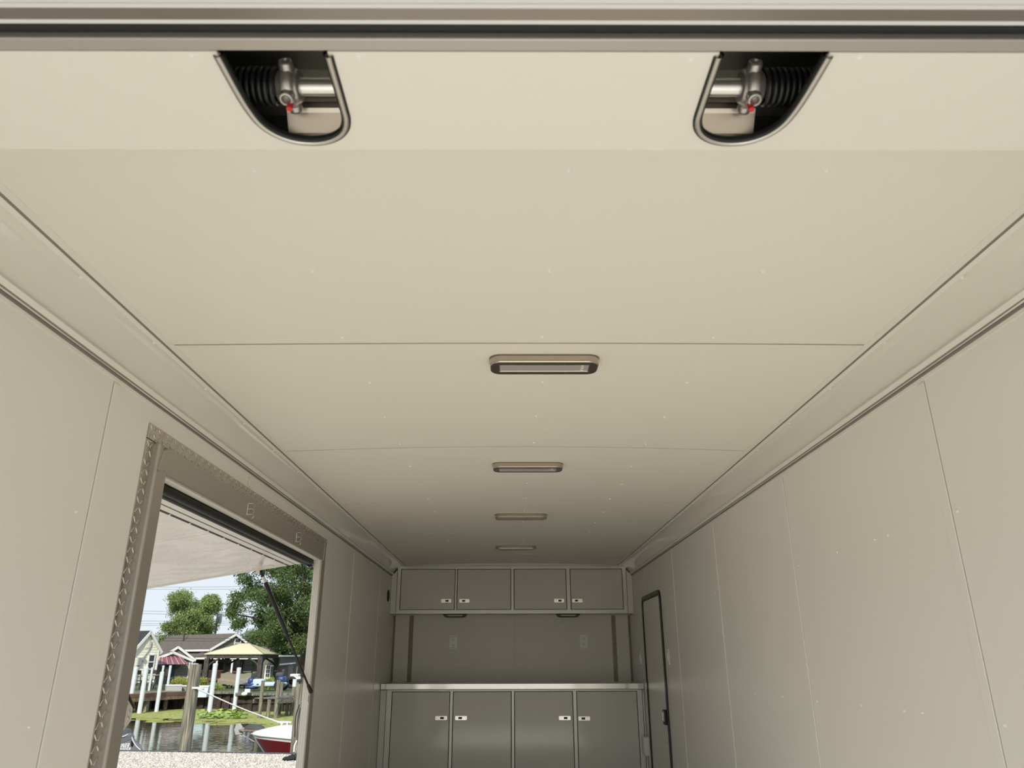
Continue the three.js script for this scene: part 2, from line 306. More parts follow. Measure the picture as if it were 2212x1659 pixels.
// ---------------------------------------------------------------- ceiling lights (switched off)
{
  const put = [[[1058, 758], [1295, 758]], [[1064, 1002], [1214, 1002]], [[1068, 1112], [1179, 1112]], [[1069, 1182], [1157, 1182]]];
  const labels = ['rectangular chrome ceiling light closest to the spring header', 'rectangular chrome ceiling light second from the spring header', 'rectangular chrome ceiling light third from the spring header', 'rectangular chrome ceiling light closest to the upper cabinets'];
  const zs = [-2.205, -3.615, -4.985, -6.47], xs = [0.08, 0.062, 0.05, 0.03];
  const w = 0.35, d = 0.112;
  const lamp = thing('ceiling_light', labels[0], 'ceiling light', [0, 0, 0], 0);
  const body = roundRect(w - 0.012, d - 0.012, 0.03); body.holes.push(roundRect(w - 0.055, d - 0.05, 0.006));
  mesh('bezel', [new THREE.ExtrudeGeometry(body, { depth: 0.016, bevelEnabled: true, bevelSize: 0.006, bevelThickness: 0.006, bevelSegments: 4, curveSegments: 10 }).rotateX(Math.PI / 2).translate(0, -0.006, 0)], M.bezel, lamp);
  const lens = mesh('lens', new THREE.ExtrudeGeometry(roundRect(w - 0.05, d - 0.046, 0.008), { depth: 0.016, bevelEnabled: true, bevelSize: 0.002, bevelThickness: 0.003, bevelSegments: 2 }).rotateX(Math.PI / 2).translate(0, -0.0065, 0), std(C(0.42, 0.39, 0.39), 0.3, { bumpMap: mottled, bumpScale: 0.001 }), lamp);
  mesh('led_board', [0, 1, 2].map((k) => bx(0.118, 0.128, -0.0262, -0.0256, -0.022 + k * 0.018, -0.014 + k * 0.018)), M.plastic, lens);
  mesh('base_gasket', new THREE.ExtrudeGeometry(roundRect(w + 0.004, d + 0.004, 0.037), { depth: 0.003, bevelEnabled: false }).rotateX(Math.PI / 2), M.groove, lamp);
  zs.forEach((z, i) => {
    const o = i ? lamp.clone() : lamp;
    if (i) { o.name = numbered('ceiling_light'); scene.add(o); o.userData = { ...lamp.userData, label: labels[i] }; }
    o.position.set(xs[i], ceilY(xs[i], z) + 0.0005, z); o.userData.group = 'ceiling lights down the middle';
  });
}

// ---------------------------------------------------------------- the side hatch
function treadStrip(parent, x, y0, y1, z0, z1, alongY) { // diamond-plate strip on the left wall, facing +x, with raised lugs
  const p = mesh('tread_strip', bx(x - 0.002, x, y0, y1, z0, z1), M.tread, parent), lugs = [];
  const n = Math.round((alongY ? y1 - y0 : Math.abs(z1 - z0)) / 0.031), w = alongY ? Math.abs(z1 - z0) : y1 - y0, m = Math.max(2, Math.round(w / 0.031));
  for (let j = 0; j < n; j++) for (let i = 0; i < m; i++) {
    const g = new THREE.SphereGeometry(0.5, 6, 4).scale(0.006, 0.029, 0.0075).rotateX((i + j) % 2 ? 0.75 : -0.75), a = (j + 0.5) / n, b = (i + 0.5) / m;
    const zl = Math.min(z0, z1), zh = Math.max(z0, z1);
    lugs.push(g.translate(x, alongY ? y0 + a * (y1 - y0) : y0 + b * w, alongY ? zl + b * (zh - zl) : zl + a * (zh - zl)));
  }
  stuff(mesh('raised_lugs', lugs, M.tread, p));
}
const hatchFrame = struct('window_1');
{
  const f = hatchFrame, x = -W, xo = x - 0.026, p = 0.025, tw = 0.1, tz = 0.08, zs0 = -2.306, zs1 = HZ1 - 0.17; // p: how far the tube stands off the wall
  const zi0 = HZ0, zi1 = HZ1, zo0 = HZ0 + tz, zo1 = HZ1 - tz, yt = HY1 + tw;
  mesh('header_tube', bx(xo, x + p, HY1, yt, zo1 + 0.004, zo0 - 0.004, 0.008), M.alum, f);
  mesh('frame_post', bx(xo, x + p + 0.0008, HY0 - tw, yt - 0.002, zi0, zo0, 0.009), M.alum, f);
  mesh('frame_post', bx(xo, x + p + 0.0008, HY0 - tw, yt - 0.002, zo1, zi1, 0.009), M.alum, f);
  mesh('sill_tube', bx(xo, x + p, HY0 - tw, HY0, zo1 + 0.004, zo0 - 0.004, 0.008), M.alum, f);
  // ribs of the extrusion on the reveals, coloured paler for the daylight there
  mesh('reveal_face', [bx(xo + 0.004, x + p - 0.01, HY0, HY1, zi1 - 0.002, zi1 + 0.0012), bx(xo + 0.004, x + p - 0.01, HY1 - 0.0012, HY1 + 0.002, zi1 + 0.0012, zi0 - 0.001)], M.reveal, f);
  mesh('reveal_rib', [0.012, 0.026].flatMap((d) => [bx(xo + d, xo + d + 0.004, HY0, HY1, zi1 - 0.001, zi1 + 0.0026, 0.0006), bx(xo + d, xo + d + 0.004, HY1 - 0.0026, HY1 + 0.001, zi1, zi0, 0.0006)]), M.reveal, f);
  // welded gusset: a diamond patch over the near upper corner and a bead above it
  const gz = zi0 + 0.035, gy = HY1 + 0.045, weld = mesh('weld_patch', [plate([[-0.034, -0.042], [0.012, -0.030], [0.036, 0.046], [-0.012, 0.034]].map(([a, b]) => [a, b]), 0.005, 0.001).rotateY(Math.PI / 2).translate(x + p + 0.0012, gy, gz)], M.alum, f);
  const bead = (a, b) => { const o = []; const n = Math.ceil(a.distanceTo(b) / 0.005); for (let i = 0; i <= n; i++) { const q = a.clone().lerp(b, i / n); o.push(new THREE.SphereGeometry(0.0056, 6, 4).translate(q.x, q.y, q.z)); } return o; };
  const q = [[-0.034, -0.042], [0.012, -0.030], [0.036, 0.046], [-0.012, 0.034]].map(([a, b]) => V(x + p + 0.001, gy + b, gz - a));
  mesh('weld_bead', [...bead(q[0], q[1]), ...bead(q[1], q[2]), ...bead(q[2], q[3]), ...bead(q[3], q[0]), ...bead(q[2].clone().add(V(0, 0, 0.03)), V(x + p + 0.001, yt - 0.004, zo0 - 0.02))], M.alum, weld);
  mesh('weld_seam', bead(V(x + p + 0.001, HY1 + 0.006, zi1 - 0.02), V(x + p + 0.001, yt - 0.012, zo1 + 0.05)).map((g) => g), M.alum, f);
  // diamond-plate border around the tube
  treadStrip(f, x + 0.0035, yt, E + 0.733, zs1, zs0, false);
  treadStrip(f, x + 0.003, HY0 - tw, yt - 0.001, zo0, zs0, true);
  treadStrip(f, x + 0.003, HY0 - tw, yt - 0.001, zs1, zo1, true);
  mesh('joint_gap', [bx(x + 0.0002, x + 0.0042, yt - 0.003, yt, zo0, zs0)], M.gap, f);
  // rubber gaskets in the head of the opening
  mesh('rubber_gasket', [tube([V(xo - 0.016, HY1 - 0.012, zi0 - 0.01), V(xo - 0.016, HY1 - 0.012, zi1 + 0.02)], 0.02, 2, 10), tube([V(xo - 0.042, HY1 - 0.018, zi0 - 0.01), V(xo - 0.042, HY1 - 0.018, zi1 + 0.02)], 0.017, 2, 10), bx(xo - 0.05, xo, HY1 - 0.012, HY1 + 0.045, zi1 + 0.01, zi0)], M.rubber, f);
  for (const [px, py, k] of [[676, 1217, 0], [684, 1250, 1], [684, 1380, 2]]) if (!k) mesh('hinge_end', cyl(V(xo - 0.02, HY1 - 0.03, zi1 + 0.02), V(xo - 0.02, HY1 - 0.03, zi1 - 0.02), 0.014, 0.014, 10), M.black, f);
  // strut brackets on the reveals
  for (const s of [0, 1]) {
    const z = s ? zi1 : zi0, d = s ? 1 : -1, yb = E - (s ? 0.165 : 0.155), xb = x + (s ? -0.012 : 0.012), tri = plate([[0, -0.055], [0.058, -0.018], [0.058, 0.018], [0, 0.055]], 0.003).translate(0, 0, -0.0015);
    if (s) tri.scale(0.45, 0.45, 1).translate(0, -0.012, 0);
    const b = mesh('strut_bracket', s ? tri.rotateY(-Math.PI / 2).translate(xb + 0.03, yb - 0.03, z) : [tri.rotateY(d > 0 ? -Math.PI / 2 : Math.PI / 2).translate(xb, yb, z), bx(xb - 0.025, xb, yb - 0.06, yb + 0.06, z, z + d * 0.003)], M.reveal, f);
    if (!s) mesh('bolt', [-0.03, -0.008, 0.01, 0.032].map((dy, i) => new THREE.SphereGeometry(0.006, 8, 6).scale(0.6, 1, 1).translate(xb + 0.002, yb + dy, z + d * (i % 3 ? 0.036 : 0.014))), M.steel, b);
  }
}
// wire hooks on the hatch header
[['bent wire hook on the hatch header, the one closer to the tread-plate corner patch', -3.265], ['bent wire hook on the hatch header, the one closer to the upper cabinets', -4.063]].forEach(([label, z], i) => {
  const t = thing('wire_hook', label, 'hook', [-W + 0.023, E + 0.628, z], 0, 'wire hooks on the hatch header'), h = 0.024;
  const arm = (y, r) => [V(0.002, y, 0.024), V(0.016, y + 0.004, 0.008), V(0.02, y, -0.012), V(0.012, y - 0.008, -0.022)];
  mesh('hook_wire', [tube([...arm(h).reverse(), V(0.003, h - 0.004, 0.027), V(0.003, 0, 0.027), V(0.003, -h + 0.004, 0.027), ...arm(-h)], 0.0021, 50, 6), tube(arm(0.0), 0.0021, 20, 6)], M.chrome, t);
  mesh('reflection_plate', bx(0, 0.0016, -0.03, 0.03, 0.02, 0.055, 0.0007), M.alum, t);  // thin plate stands in for the faint reflection beside the hook
});
// the raised hatch door
{
  const t = thing('hatch_door', 'raised white hatch door propped open over the side opening', 'door', [-W - 0.072, E + 0.572, (HZ0 + HZ1) / 2]);
  t.rotation.z = 0.163;
  const half = 1.105, L = 1.55;
  mesh('door_core', bx(-L, 0, 0.012, 0.045, -half, half, 0.004), M.exterior, t);
  mesh('hinge_rail', bx(-0.062, -0.004, -0.006, 0.013, -half, half, 0.003), M.trimWhite, t);
  mesh('inner_rail', bx(-0.104, -0.070, -0.004, 0.013, -half, half, 0.003), M.trimWhite, t);
  mesh('rail_seal', [bx(-0.071, -0.061, -0.003, 0.012, -half, half), bx(-0.116, -0.103, -0.0045, 0.012, -half, half)], M.rubber, t);
  mesh('edge_rail', [bx(-L, -0.115, -0.004, 0.013, -half, -half + 0.045, 0.003), bx(-L, -0.115, -0.004, 0.013, half - 0.045, half, 0.003), bx(-L, -L + 0.045, -0.004, 0.013, -half, half, 0.003)], M.trimWhite, t);
  for (const [a, b] of [[-half + 0.045, 0.118 - 0.001], [0.118 + 0.003, half - 0.045]]) mesh('door_skin', bx(-L + 0.045, -0.116, 0.0, 0.0125, a, b), M.skin, t);
  mesh('skin_joint', bx(-L + 0.045, -0.116, 0.003, 0.0125, 0.116, 0.122), M.gap, t);
  for (let k = 0; k < 11; k++) screw(t, V(-0.109, -0.005, -half + 0.1 + k * 0.2), V(0, -1, 0)).scale.setScalar(0.8);
  mesh('strut_mount', [1, -1].flatMap((s) => [bx(-0.30, -0.18, -0.004, 0.001, s * (half - 0.10), s * (half - 0.055), 0.001), bx(-0.285, -0.262, -0.035, 0.0, s * (half - 0.082), s * (half - 0.076))]), M.trimWhite, t);
}
for (const s of [1, 0]) {
  const far = s === 1, z = far ? HZ1 + 0.045 : HZ0 - 0.045, top = far ? atZ(565, 1238, HZ1 + 0.06) : atZ(565, 1238, HZ1 + 0.06).setZ(HZ0 - 0.06);
  const low = far ? atZ(671, 1493, z) : V(-W + 0.0, E - 0.135, HZ0 - 0.068);
  const t = thing('gas_strut', far ? 'black gas strut from the hatch door down to the post by the cabinets' : 'black gas strut half hidden behind the hatch post with the tread plate edge', 'gas strut', [0, 0, 0], 0, 'gas struts holding the hatch door');
  const at = (k) => top.clone().lerp(low, k);
  mesh('cylinder', cyl(at(0.085), at(0.53), 0.0125, 0.0125, 14), M.black, t);
  mesh('collar', cyl(at(0.035), at(0.086), 0.0105, 0.0115, 14), M.satin, t);
  mesh('rod', cyl(at(0.52), at(0.97), 0.0062, 0.0062, 10), M.rubber, t);
  mesh('end_socket', [cyl(at(-0.01), at(0.035), 0.011, 0.0105), new THREE.SphereGeometry(0.012, 10, 8).translate(...at(-0.01).toArray())], M.black, t);
  mesh('end_socket', [cyl(at(0.95), at(1.0), 0.0095, 0.012), new THREE.SphereGeometry(0.0135, 10, 8).translate(...low.toArray())], M.black, t);
}

// ---------------------------------------------------------------- cabinets
function latch(parent, x, y, z, w = 0.1, side = 1) {
  const l = mesh('latch', [(() => { const s = roundRect(w, 0.034, 0.008); s.holes.push(roundRect(w - 0.018, 0.02, 0.004)); return new THREE.ExtrudeGeometry(s, { depth: 0.004, bevelEnabled: true, bevelSize: 0.0018, bevelThickness: 0.0018, bevelSegments: 2 }).translate(x, y, z); })(), bx(x + side * w * 0.07, x + side * w * 0.42, y - 0.011, y + 0.011, z, z + 0.007, 0.002), bx(x - side * w * 0.42, x - side * w * 0.22, y - 0.011, y + 0.011, z, z + 0.005, 0.002)], M.chrome, parent);
  mesh('latch_slot', bx(x - side * w * 0.24, x + side * w * 0.09, y - 0.012, y + 0.012, z - 0.001, z + 0.0012), M.black, l);
  return l;
}
{ // wall cabinet
  const z = -7.63, y0 = E + 0.433, y1 = E + 0.905, dy0 = E + 0.476, dy1 = E + 0.863, xl = -1.155, xr = 1.155;
  const t = thing('wall_cabinet', 'pale glossy four-door wall cabinet with aluminium frame under the ceiling', 'cabinet');
  const X = [[-1.115, -0.576], [-0.548, -0.014], [0.024, 0.544], [0.592, 1.111]], dz = z;
  mesh('frame', [bx(xl, xr, dy1 + 0.004, E + 0.898, z - 0.03, z + 0.002, 0.003), bx(xl, xr, y0, dy0 - 0.004, z - 0.03, z + 0.002, 0.003), bx(xl, X[0][0] - 0.005, y0, dy1 + 0.02, z - 0.03, z + 0.0014, 0.003), bx(X[3][1] + 0.005, xr, y0, dy1 + 0.02, z - 0.03, z + 0.0014, 0.003),
    ...[0, 1, 2].map((k) => bx(X[k][1] + 0.005, X[k + 1][0] - 0.005, dy0 - 0.01, dy1 + 0.01, z - 0.03, z + 0.0014, 0.003))], M.cabFrame, t);
  mesh('carcass', [bx(-1.19, 1.19, y0 + 0.003, y0 + 0.012, FRONT + 0.006, z - 0.02), bx(-1.18, 1.18, y0, E + 0.86, z - 0.045, z - 0.031), bx(-1.18, 1.18, E + 0.87, E + 0.88, FRONT + 0.02, z - 0.02)], M.gap, t);
  mesh('top_filler', bx(-1.11, 1.11, E + 0.892, HC + 0.024, z - 0.03, z - 0.008), M.wall, t);
  const bottom = mesh('bottom_panel', bx(-1.19, 1.19, y0 + 0.001, y0 + 0.004, FRONT + 0.006, z - 0.02), M.wall, t);
  for (const s of [-1, 1]) mesh('filler_panel', plate([[s * 1.159, y0 + 0.002], [s * 1.2125, y0 + 0.002], [s * 1.2125, HS - 0.004], [s * 1.159, HC - 0.045]], 0.004, 0.0006).translate(0, 0, z - 0.008), M.wall, t);
  X.forEach(([a, b], i) => {
    const d = mesh('door', bx(a, b, dy0, dy1, z - 0.02, z - 0.003, 0.003), M.door, t);
    latch(d, i === 0 ? atZ(964, 1298, z).x : i === 1 ? atZ(1003, 1298, z).x : i === 2 ? atZ(1208, 1298, z).x : atZ(1247, 1298, z).x, atZ(964, 1298, z).y, z - 0.002, 0.1, i % 2 ? 1 : -1);
  });
  void bottom;
}
{ // base cabinet and its worktop
  const z = -7.325, y1 = E - 0.272, y0 = 0.10, xl = -1.155, xr = 1.165, X = [[-1.102, -0.577], [-0.54, -0.012], [0.023, 0.552], [0.594, 1.143]];
  const t = thing('base_cabinet', 'tall glossy four-door base cabinet with aluminium frame below the worktop', 'cabinet');
  mesh('frame', [bx(xl, xr, y1 + 0.004, E - 0.252, z - 0.03, z + 0.002, 0.002), bx(xl, xr, y0 - 0.05, y0 - 0.004, z - 0.03, z + 0.002, 0.003), bx(xl, X[0][0] - 0.005, y0 - 0.05, E - 0.254, z - 0.03, z + 0.0014, 0.003), bx(X[3][1] + 0.005, xr + 0.03, y0 - 0.05, E - 0.254, z - 0.03, z + 0.0014, 0.003),
    ...[0, 1, 2].map((k) => bx(X[k][1] + 0.005, X[k + 1][0] - 0.005, y0 - 0.01, y1 + 0.01, z - 0.03, z + 0.0014, 0.003))], M.cabFrame, t);
  mesh('carcass', bx(-1.2, 1.2, 0.001, E - 0.255, z - 0.06, z - 0.031), M.gap, t);
  for (const s of [-1, 1]) mesh('filler_panel', bx(s < 0 ? -W + 0.003 : xr + 0.034, s < 0 ? xl - 0.003 : W - 0.003, 0.001, E - 0.255, z - 0.006, z + 0.0, 0.0015), M.wall, t);
  const lp = [[953, 1551], [996, 1551], [1220, 1551], [1262, 1552]];
  X.forEach(([a, b], i) => { const d = mesh('door', bx(a, b, y0, y1, z - 0.02, z - 0.003, 0.003), M.door, t), l = atZ(...lp[i], z); latch(d, l.x, l.y, z - 0.002, 0.106, i % 2 ? 1 : -1); });
  const w = thing('worktop', 'long aluminium worktop running wall to wall above the base cabinet', 'worktop');
  mesh('top_sheet', bx(-W + 0.004, W - 0.004, E - 0.215, E - 0.2, FRONT + 0.008, -7.305, 0.002), M.satin, w);
  mesh('front_edge', bx(-W + 0.004, W - 0.004, E - 0.251, E - 0.199, -7.309, -7.299, 0.005), M.chrome, w);
  mesh('end_cap', bx(W - 0.06, W - 0.0035, E - 0.2515, E - 0.1985, -7.309, -7.298, 0.003), M.steel, w); mesh('end_cap', [bx(-W + 0.0035, -W + 0.012, E - 0.2515, E - 0.1985, -7.309, -7.298, 0.003)], M.steel, w);
}
// under-cabinet lights
[['low black light pod under the wall cabinet, over the outlet with the grey rim', 983], ['low black light pod under the wall cabinet, over the outlet beside the speckled strip', 1227]].forEach(([label, px]) => {
  const p = atZ(px, 1327, -7.66), t = thing('under_cabinet_light', label, 'light', [p.x, E + 0.4335, -7.67], 0, 'lights under the wall cabinet');
  const s = new THREE.Shape(); s.moveTo(-0.118, 0); s.lineTo(0.118, 0); s.quadraticCurveTo(0.108, -0.026, 0.075, -0.029); s.lineTo(-0.075, -0.029); s.quadraticCurveTo(-0.108, -0.026, -0.118, 0);
  mesh('housing', new THREE.ExtrudeGeometry(s, { depth: 0.05, bevelEnabled: true, bevelSize: 0.002, bevelThickness: 0.004, bevelSegments: 2 }).translate(0, -0.003, -0.03), M.black, t);
  mesh('lens', bx(-0.075, 0.075, -0.022, -0.010, 0.022, 0.026, 0.001), M.lens, t);
});
// outlets
[['white duplex outlet on the back wall, under the left-hand light pod', 979, 1388], ['white duplex outlet on the back wall, under the right-hand light pod', 1261, 1386]].forEach(([label, px, py], i) => {
  const p = atZ(px, py, FRONT + 0.004), t = thing('outlet', label, 'outlet', [p.x, p.y, FRONT + 0.0035], 0, 'duplex outlets above the worktop');
  mesh('cover_plate', bx(-0.042, 0.042, -0.066, 0.066, 0, 0.007, 0.004), M.plastic, t);
  for (const y of [0.026, -0.026]) {
    const r = mesh('receptacle', new THREE.CylinderGeometry(0.0185, 0.0185, 0.006, 20).scale(1, 1, 0.82).rotateX(Math.PI / 2).translate(0, y, 0.0075), M.plastic, t);
    mesh('slots', [bx(-0.0085, -0.0055, y - 0.003, y + 0.009, 0.0100, 0.0108), bx(0.0055, 0.0085, y - 0.003, y + 0.009, 0.0100, 0.0108), new THREE.CylinderGeometry(0.0032, 0.0032, 0.0008, 10).rotateX(Math.PI / 2).translate(0, y - 0.009, 0.0104)], M.black, r);
  }
  mesh('trim_bar', bx(-0.024, 0.024, 0.049, 0.052, 0.0068, 0.0085, 0.0008), i ? M.plastic : M.groove, t); mesh('trim_bar', [bx(-0.024, 0.024, -0.052, -0.049, 0.0068, 0.0085, 0.0008)], i ? M.plastic : M.groove, t);
});
{ // round vent in the left wall
  const p = atX(838, 1287, -W), t = thing('round_vent', 'round black vent in the side wall by the wall cabinet', 'vent', [-W - 0.0005, p.y, p.z]);
  mesh('ring', new THREE.TorusGeometry(0.05, 0.006, 8, 28).rotateY(Math.PI / 2).translate(0.003, 0, 0), M.rubber, t);
  mesh('cap', new THREE.CylinderGeometry(0.05, 0.05, 0.004, 28).rotateZ(Math.PI / 2).translate(0.001, 0, 0), M.black, t);
  mesh('louver', [-2, -1, 0, 1, 2].map((k) => bx(0.003, 0.006, k * 0.017 - 0.002, k * 0.017 + 0.002, -0.05 * Math.cos(k * 0.34 / 1), 0.05 * Math.cos(k * 0.34))), M.rubber, t);
}
{ // entry door in the right wall
  const z0 = -6.245, z1 = -7.115, y1 = E + 0.545, cz = (z0 + z1) / 2, w = z0 - z1, h = y1 - 0.02, cy = y1 - h / 2, d = struct('door_1');
  const ring = roundRect(w, h, 0.075); ring.holes.push(roundRect(w - 0.064, h - 0.064, 0.048));
  const face = (g, x) => g.rotateY(-Math.PI / 2).translate(x, cy, cz);
  mesh('door_frame', face(new THREE.ExtrudeGeometry(ring, { depth: 0.01, bevelEnabled: true, bevelSize: 0.001, bevelThickness: 0.002, bevelSegments: 2, curveSegments: 10 }), W - 0.001), M.black, d);
  const inner = roundRect(w - 0.066, h - 0.066, 0.047); inner.holes.push(roundRect(w - 0.082, h - 0.082, 0.04));
  mesh('door_seal', face(new THREE.ExtrudeGeometry(inner, { depth: 0.012, bevelEnabled: false, curveSegments: 10 }), W - 0.0005), M.rubber, d);
  mesh('door_panel', face(new THREE.ExtrudeGeometry(roundRect(w - 0.075, h - 0.075, 0.043), { depth: 0.004, bevelEnabled: false, curveSegments: 10 }), W - 0.0002), M.wall, d);
  for (const k of [-1, 0, 1]) screw(d, V(W - 0.0125, y1 - 0.016, cz + k * 0.3), V(-1, 0, 0)).scale.setScalar(0.9);
  const lp = atX(1442, 1548, W), l = mesh('door_latch', [bx(W - 0.03, W - 0.004, lp.y - 0.06, lp.y + 0.05, z0 - 0.125, z0 - 0.05, 0.008)], M.black, d);
  mesh('paddle', [bx(W - 0.042, W - 0.03, lp.y - 0.03, lp.y + 0.03, z0 - 0.112, z0 - 0.085, 0.004), bx(W - 0.033, W - 0.0295, lp.y - 0.035, lp.y + 0.04, z0 - 0.076, z0 - 0.06, 0.001)], M.steel, l);
}
[['white switch plate beside the black-framed door, on the worktop side', 1384, 1421, 'switch'], ['white switch plate beside the black-framed door, on the latch side', 1444, 1419, 'switch']].forEach(([label, px, py]) => {
  const p = atX(px, py, W), t = thing('switch_plate', label, 'switch', [W - 0.0005, p.y, p.z]);
  mesh('cover_plate', bx(-0.008, 0, -0.058, 0.058, -0.045, 0.045, 0.003), M.plastic, t);
  mesh('rocker', bx(-0.012, -0.006, -0.03, 0.03, -0.016, 0.016, 0.002), M.plastic, t);
});
{
  const p = atX(1396, 1612, W - 0.03), t = thing('junction_box', 'white surface junction box low on the wall beside the base cabinet', 'box', [W - 0.0005, p.y, -7.24]);
  mesh('box_body', bx(-0.045, 0, -0.075, 0.075, -0.05, 0.05, 0.008), M.plastic, t);
  mesh('box_lid', bx(-0.05, -0.043, -0.068, 0.068, -0.043, 0.043, 0.003), M.plastic, t);
}
// ================================================================ outside, seen through the hatch
const GY = E - 1.61, WY = E - 2.31, BY = E - 1.48;                          // gravel, water, far bank
const edgeZ = (x) => -14.42 + 0.168 * x;                                   // the near seawall runs slightly askew
const X3 = {
  gravelBase: std(C(0.95, 0.88, 0.79), 0.95, { map: tex(256, 256, (u, v) => { const s = 0.72 + 0.55 * nz(u, v, 90, 90) + 0.3 * nz(u, v, 200, 200, 3); return [s, s * 0.97, s * 0.93]; }, true), bumpMap: mottled, bumpScale: 0.01 }),
  pebble: std(C(0.60, 0.56, 0.51), 0.9), cap: std(C(0.05, 0.05, 0.055), 0.5), soil: std(C(0.12, 0.10, 0.07), 0.95),
  water: std(C(0.020, 0.024, 0.014), 0.04, { bumpMap: tex(512, 512, (u, v) => 0.5 + 0.28 * nz(u, v, 16, 34) + 0.16 * nz(u, v, 40, 90, 5)), bumpScale: 0.0045 }),
  weed: std(C(0.42, 0.44, 0.14), 0.85, { map: tex(256, 256, (u, v) => { const s = 0.85 + 0.25 * nz(u, v, 24, 24) + 0.2 * nz(u, v, 80, 80, 3); return [s, s, s * 0.9]; }, true) }),
  lily: std(C(0.24, 0.33, 0.08), 0.5), lawn: std(C(0.13, 0.19, 0.05), 0.95, { map: plankMap }),
  pvc: std(C(0.56, 0.61, 0.63), 0.35), pvcCap: std(C(0.56, 0.61, 0.62), 0.3), wood: std(C(0.55, 0.55, 0.535), 0.9, { map: woodMap, bumpMap: woodMap, bumpScale: 0.012 }), darkWood: std(C(0.075, 0.05, 0.04), 0.85, { map: plankMap }),  // white pvc darkened and blued, skylit shade put into its colour
  deck: std(C(0.45, 0.30, 0.20), 0.8, { map: plankMap }), fascia: std(C(0.13, 0.08, 0.06), 0.8), greyWood: std(C(0.30, 0.28, 0.25), 0.9, { map: plankMap }), concrete: std(C(0.36, 0.34, 0.30), 0.9, { map: plankMap }),
  yellow: std(C(0.95, 0.925, 0.78), 0.6), trim: std(C(0.80, 0.80, 0.78), 0.45), roofDark: std(C(0.06, 0.06, 0.07), 0.9, { map: shingle }), roofBrown: std(C(0.22, 0.18, 0.15), 0.9, { map: shingle }),
  siding: std(C(0.15, 0.145, 0.115), 0.7), sidingLow: std(C(0.19, 0.175, 0.15), 0.7), glass: std(C(0.03, 0.04, 0.045), 0.06), teal: std(C(0.015, 0.06, 0.07), 0.4), redRail: std(C(0.10, 0.025, 0.02), 0.7),
  awning: std(C(0.22, 0.07, 0.08), 0.5), gazeboRoof: std(C(0.62, 0.58, 0.40), 0.8, { side: THREE.DoubleSide }), gazeboPost: std(C(0.11, 0.095, 0.085), 0.8, { map: plankMap }), tarp: std(C(0.22, 0.195, 0.135), 0.85),  // tarp colour darkened in place of shade from the gazebo roof
  iron: std(C(0.02, 0.018, 0.016), 0.5), tubBlue: std(C(0.58, 0.70, 0.76), 0.4), tubWhite: std(C(0.74, 0.74, 0.74), 0.4), boxGrey: std(C(0.36, 0.38, 0.36), 0.5),
  hullRed: phy(C(0.16, 0.008, 0.012), 0.15, { clearcoat: 1 }), gel: std(C(0.86, 0.86, 0.85), 0.2), cover: std(C(0.055, 0.056, 0.062), 0.7), grey: std(C(0.17, 0.17, 0.185), 0.45), greyCover: std(C(0.12, 0.12, 0.135), 0.6), rope: std(C(0.80, 0.78, 0.74), 0.8), blackRope: std(C(0.012, 0.012, 0.014), 0.8),
  blue: std(C(0.02, 0.04, 0.15), 0.4), iceBlue: std(C(0.46, 0.58, 0.70), 0.35), tire: std(C(0.015, 0.015, 0.015), 0.8), bark: std(C(0.10, 0.08, 0.06), 0.95), wire: std(C(0.03, 0.03, 0.03), 0.6), pole: std(C(0.34, 0.34, 0.36), 0.7), lavender: std(C(0.22, 0.22, 0.40), 0.6),
};
const leafMat = (c) => phy(c, 0.7, { side: THREE.DoubleSide, transmission: 0.25, thickness: 0 });
function inst(name, geo, mat, parent, list) { // list of [Matrix4, Color?]
  const m = new THREE.InstancedMesh(geo, mat, list.length); m.name = numbered(name); list.forEach(([a, c], i) => { m.setMatrixAt(i, a); if (c) m.setColorAt(i, c); });
  m.castShadow = m.receiveShadow = true; parent.add(m); return m;
}
const mat4 = (p, q, s) => new THREE.Matrix4().compose(p, q, s.isVector3 ? s : V(s, s, s));
const randQ = () => new THREE.Quaternion().setFromEuler(new THREE.Euler(rr(0, 6.3), rr(0, 6.3), rr(0, 6.3)));

// ground, gravel, near seawall
{
  const g = struct('ground');
  mesh('gravel_bed', metric(prism([[-70, edgeZ(-70)], [30, edgeZ(30)], [70, edgeZ(30)], [70, 60], [-70, 60]], GY - 0.6, GY), 0.5), X3.gravelBase, g);
  const list = [], peb = new THREE.IcosahedronGeometry(1, 0).scale(1, 0.6, 0.8);
  for (let i = 0; i < 26000; i++) {
    const x = rr(-9.4, -2.4), z = edgeZ(x) + 0.12 + Math.pow(rnd(), 0.9) * 4.4, k = rr(0.55, 1.15), w = rr(-0.05, 0.05);
    list.push([mat4(V(x, GY + 0.004, z), randQ(), rr(0.010, 0.021)), C(k + w, k, k - w)]);
  }
  const p = stuff(inst('gravel', peb, X3.pebble, scene, list)); tag(p, 'pale crushed stone gravel between the trailer and the canal', 'gravel');
  const s = struct('trim_3');
  const e = (x, d) => [x, edgeZ(x) + d];
  mesh('seawall_cap', prism([e(-70, 0.03), e(30, 0.03), e(30, -0.06), e(-70, -0.06)], GY - 0.1, GY + 0.014), X3.cap, s);
  mesh('seawall_sheet', prism([e(-70, 0.0), e(30, 0.0), e(30, -0.05), e(-70, -0.05)], WY - 1, GY - 0.02), X3.darkWood, s);
}
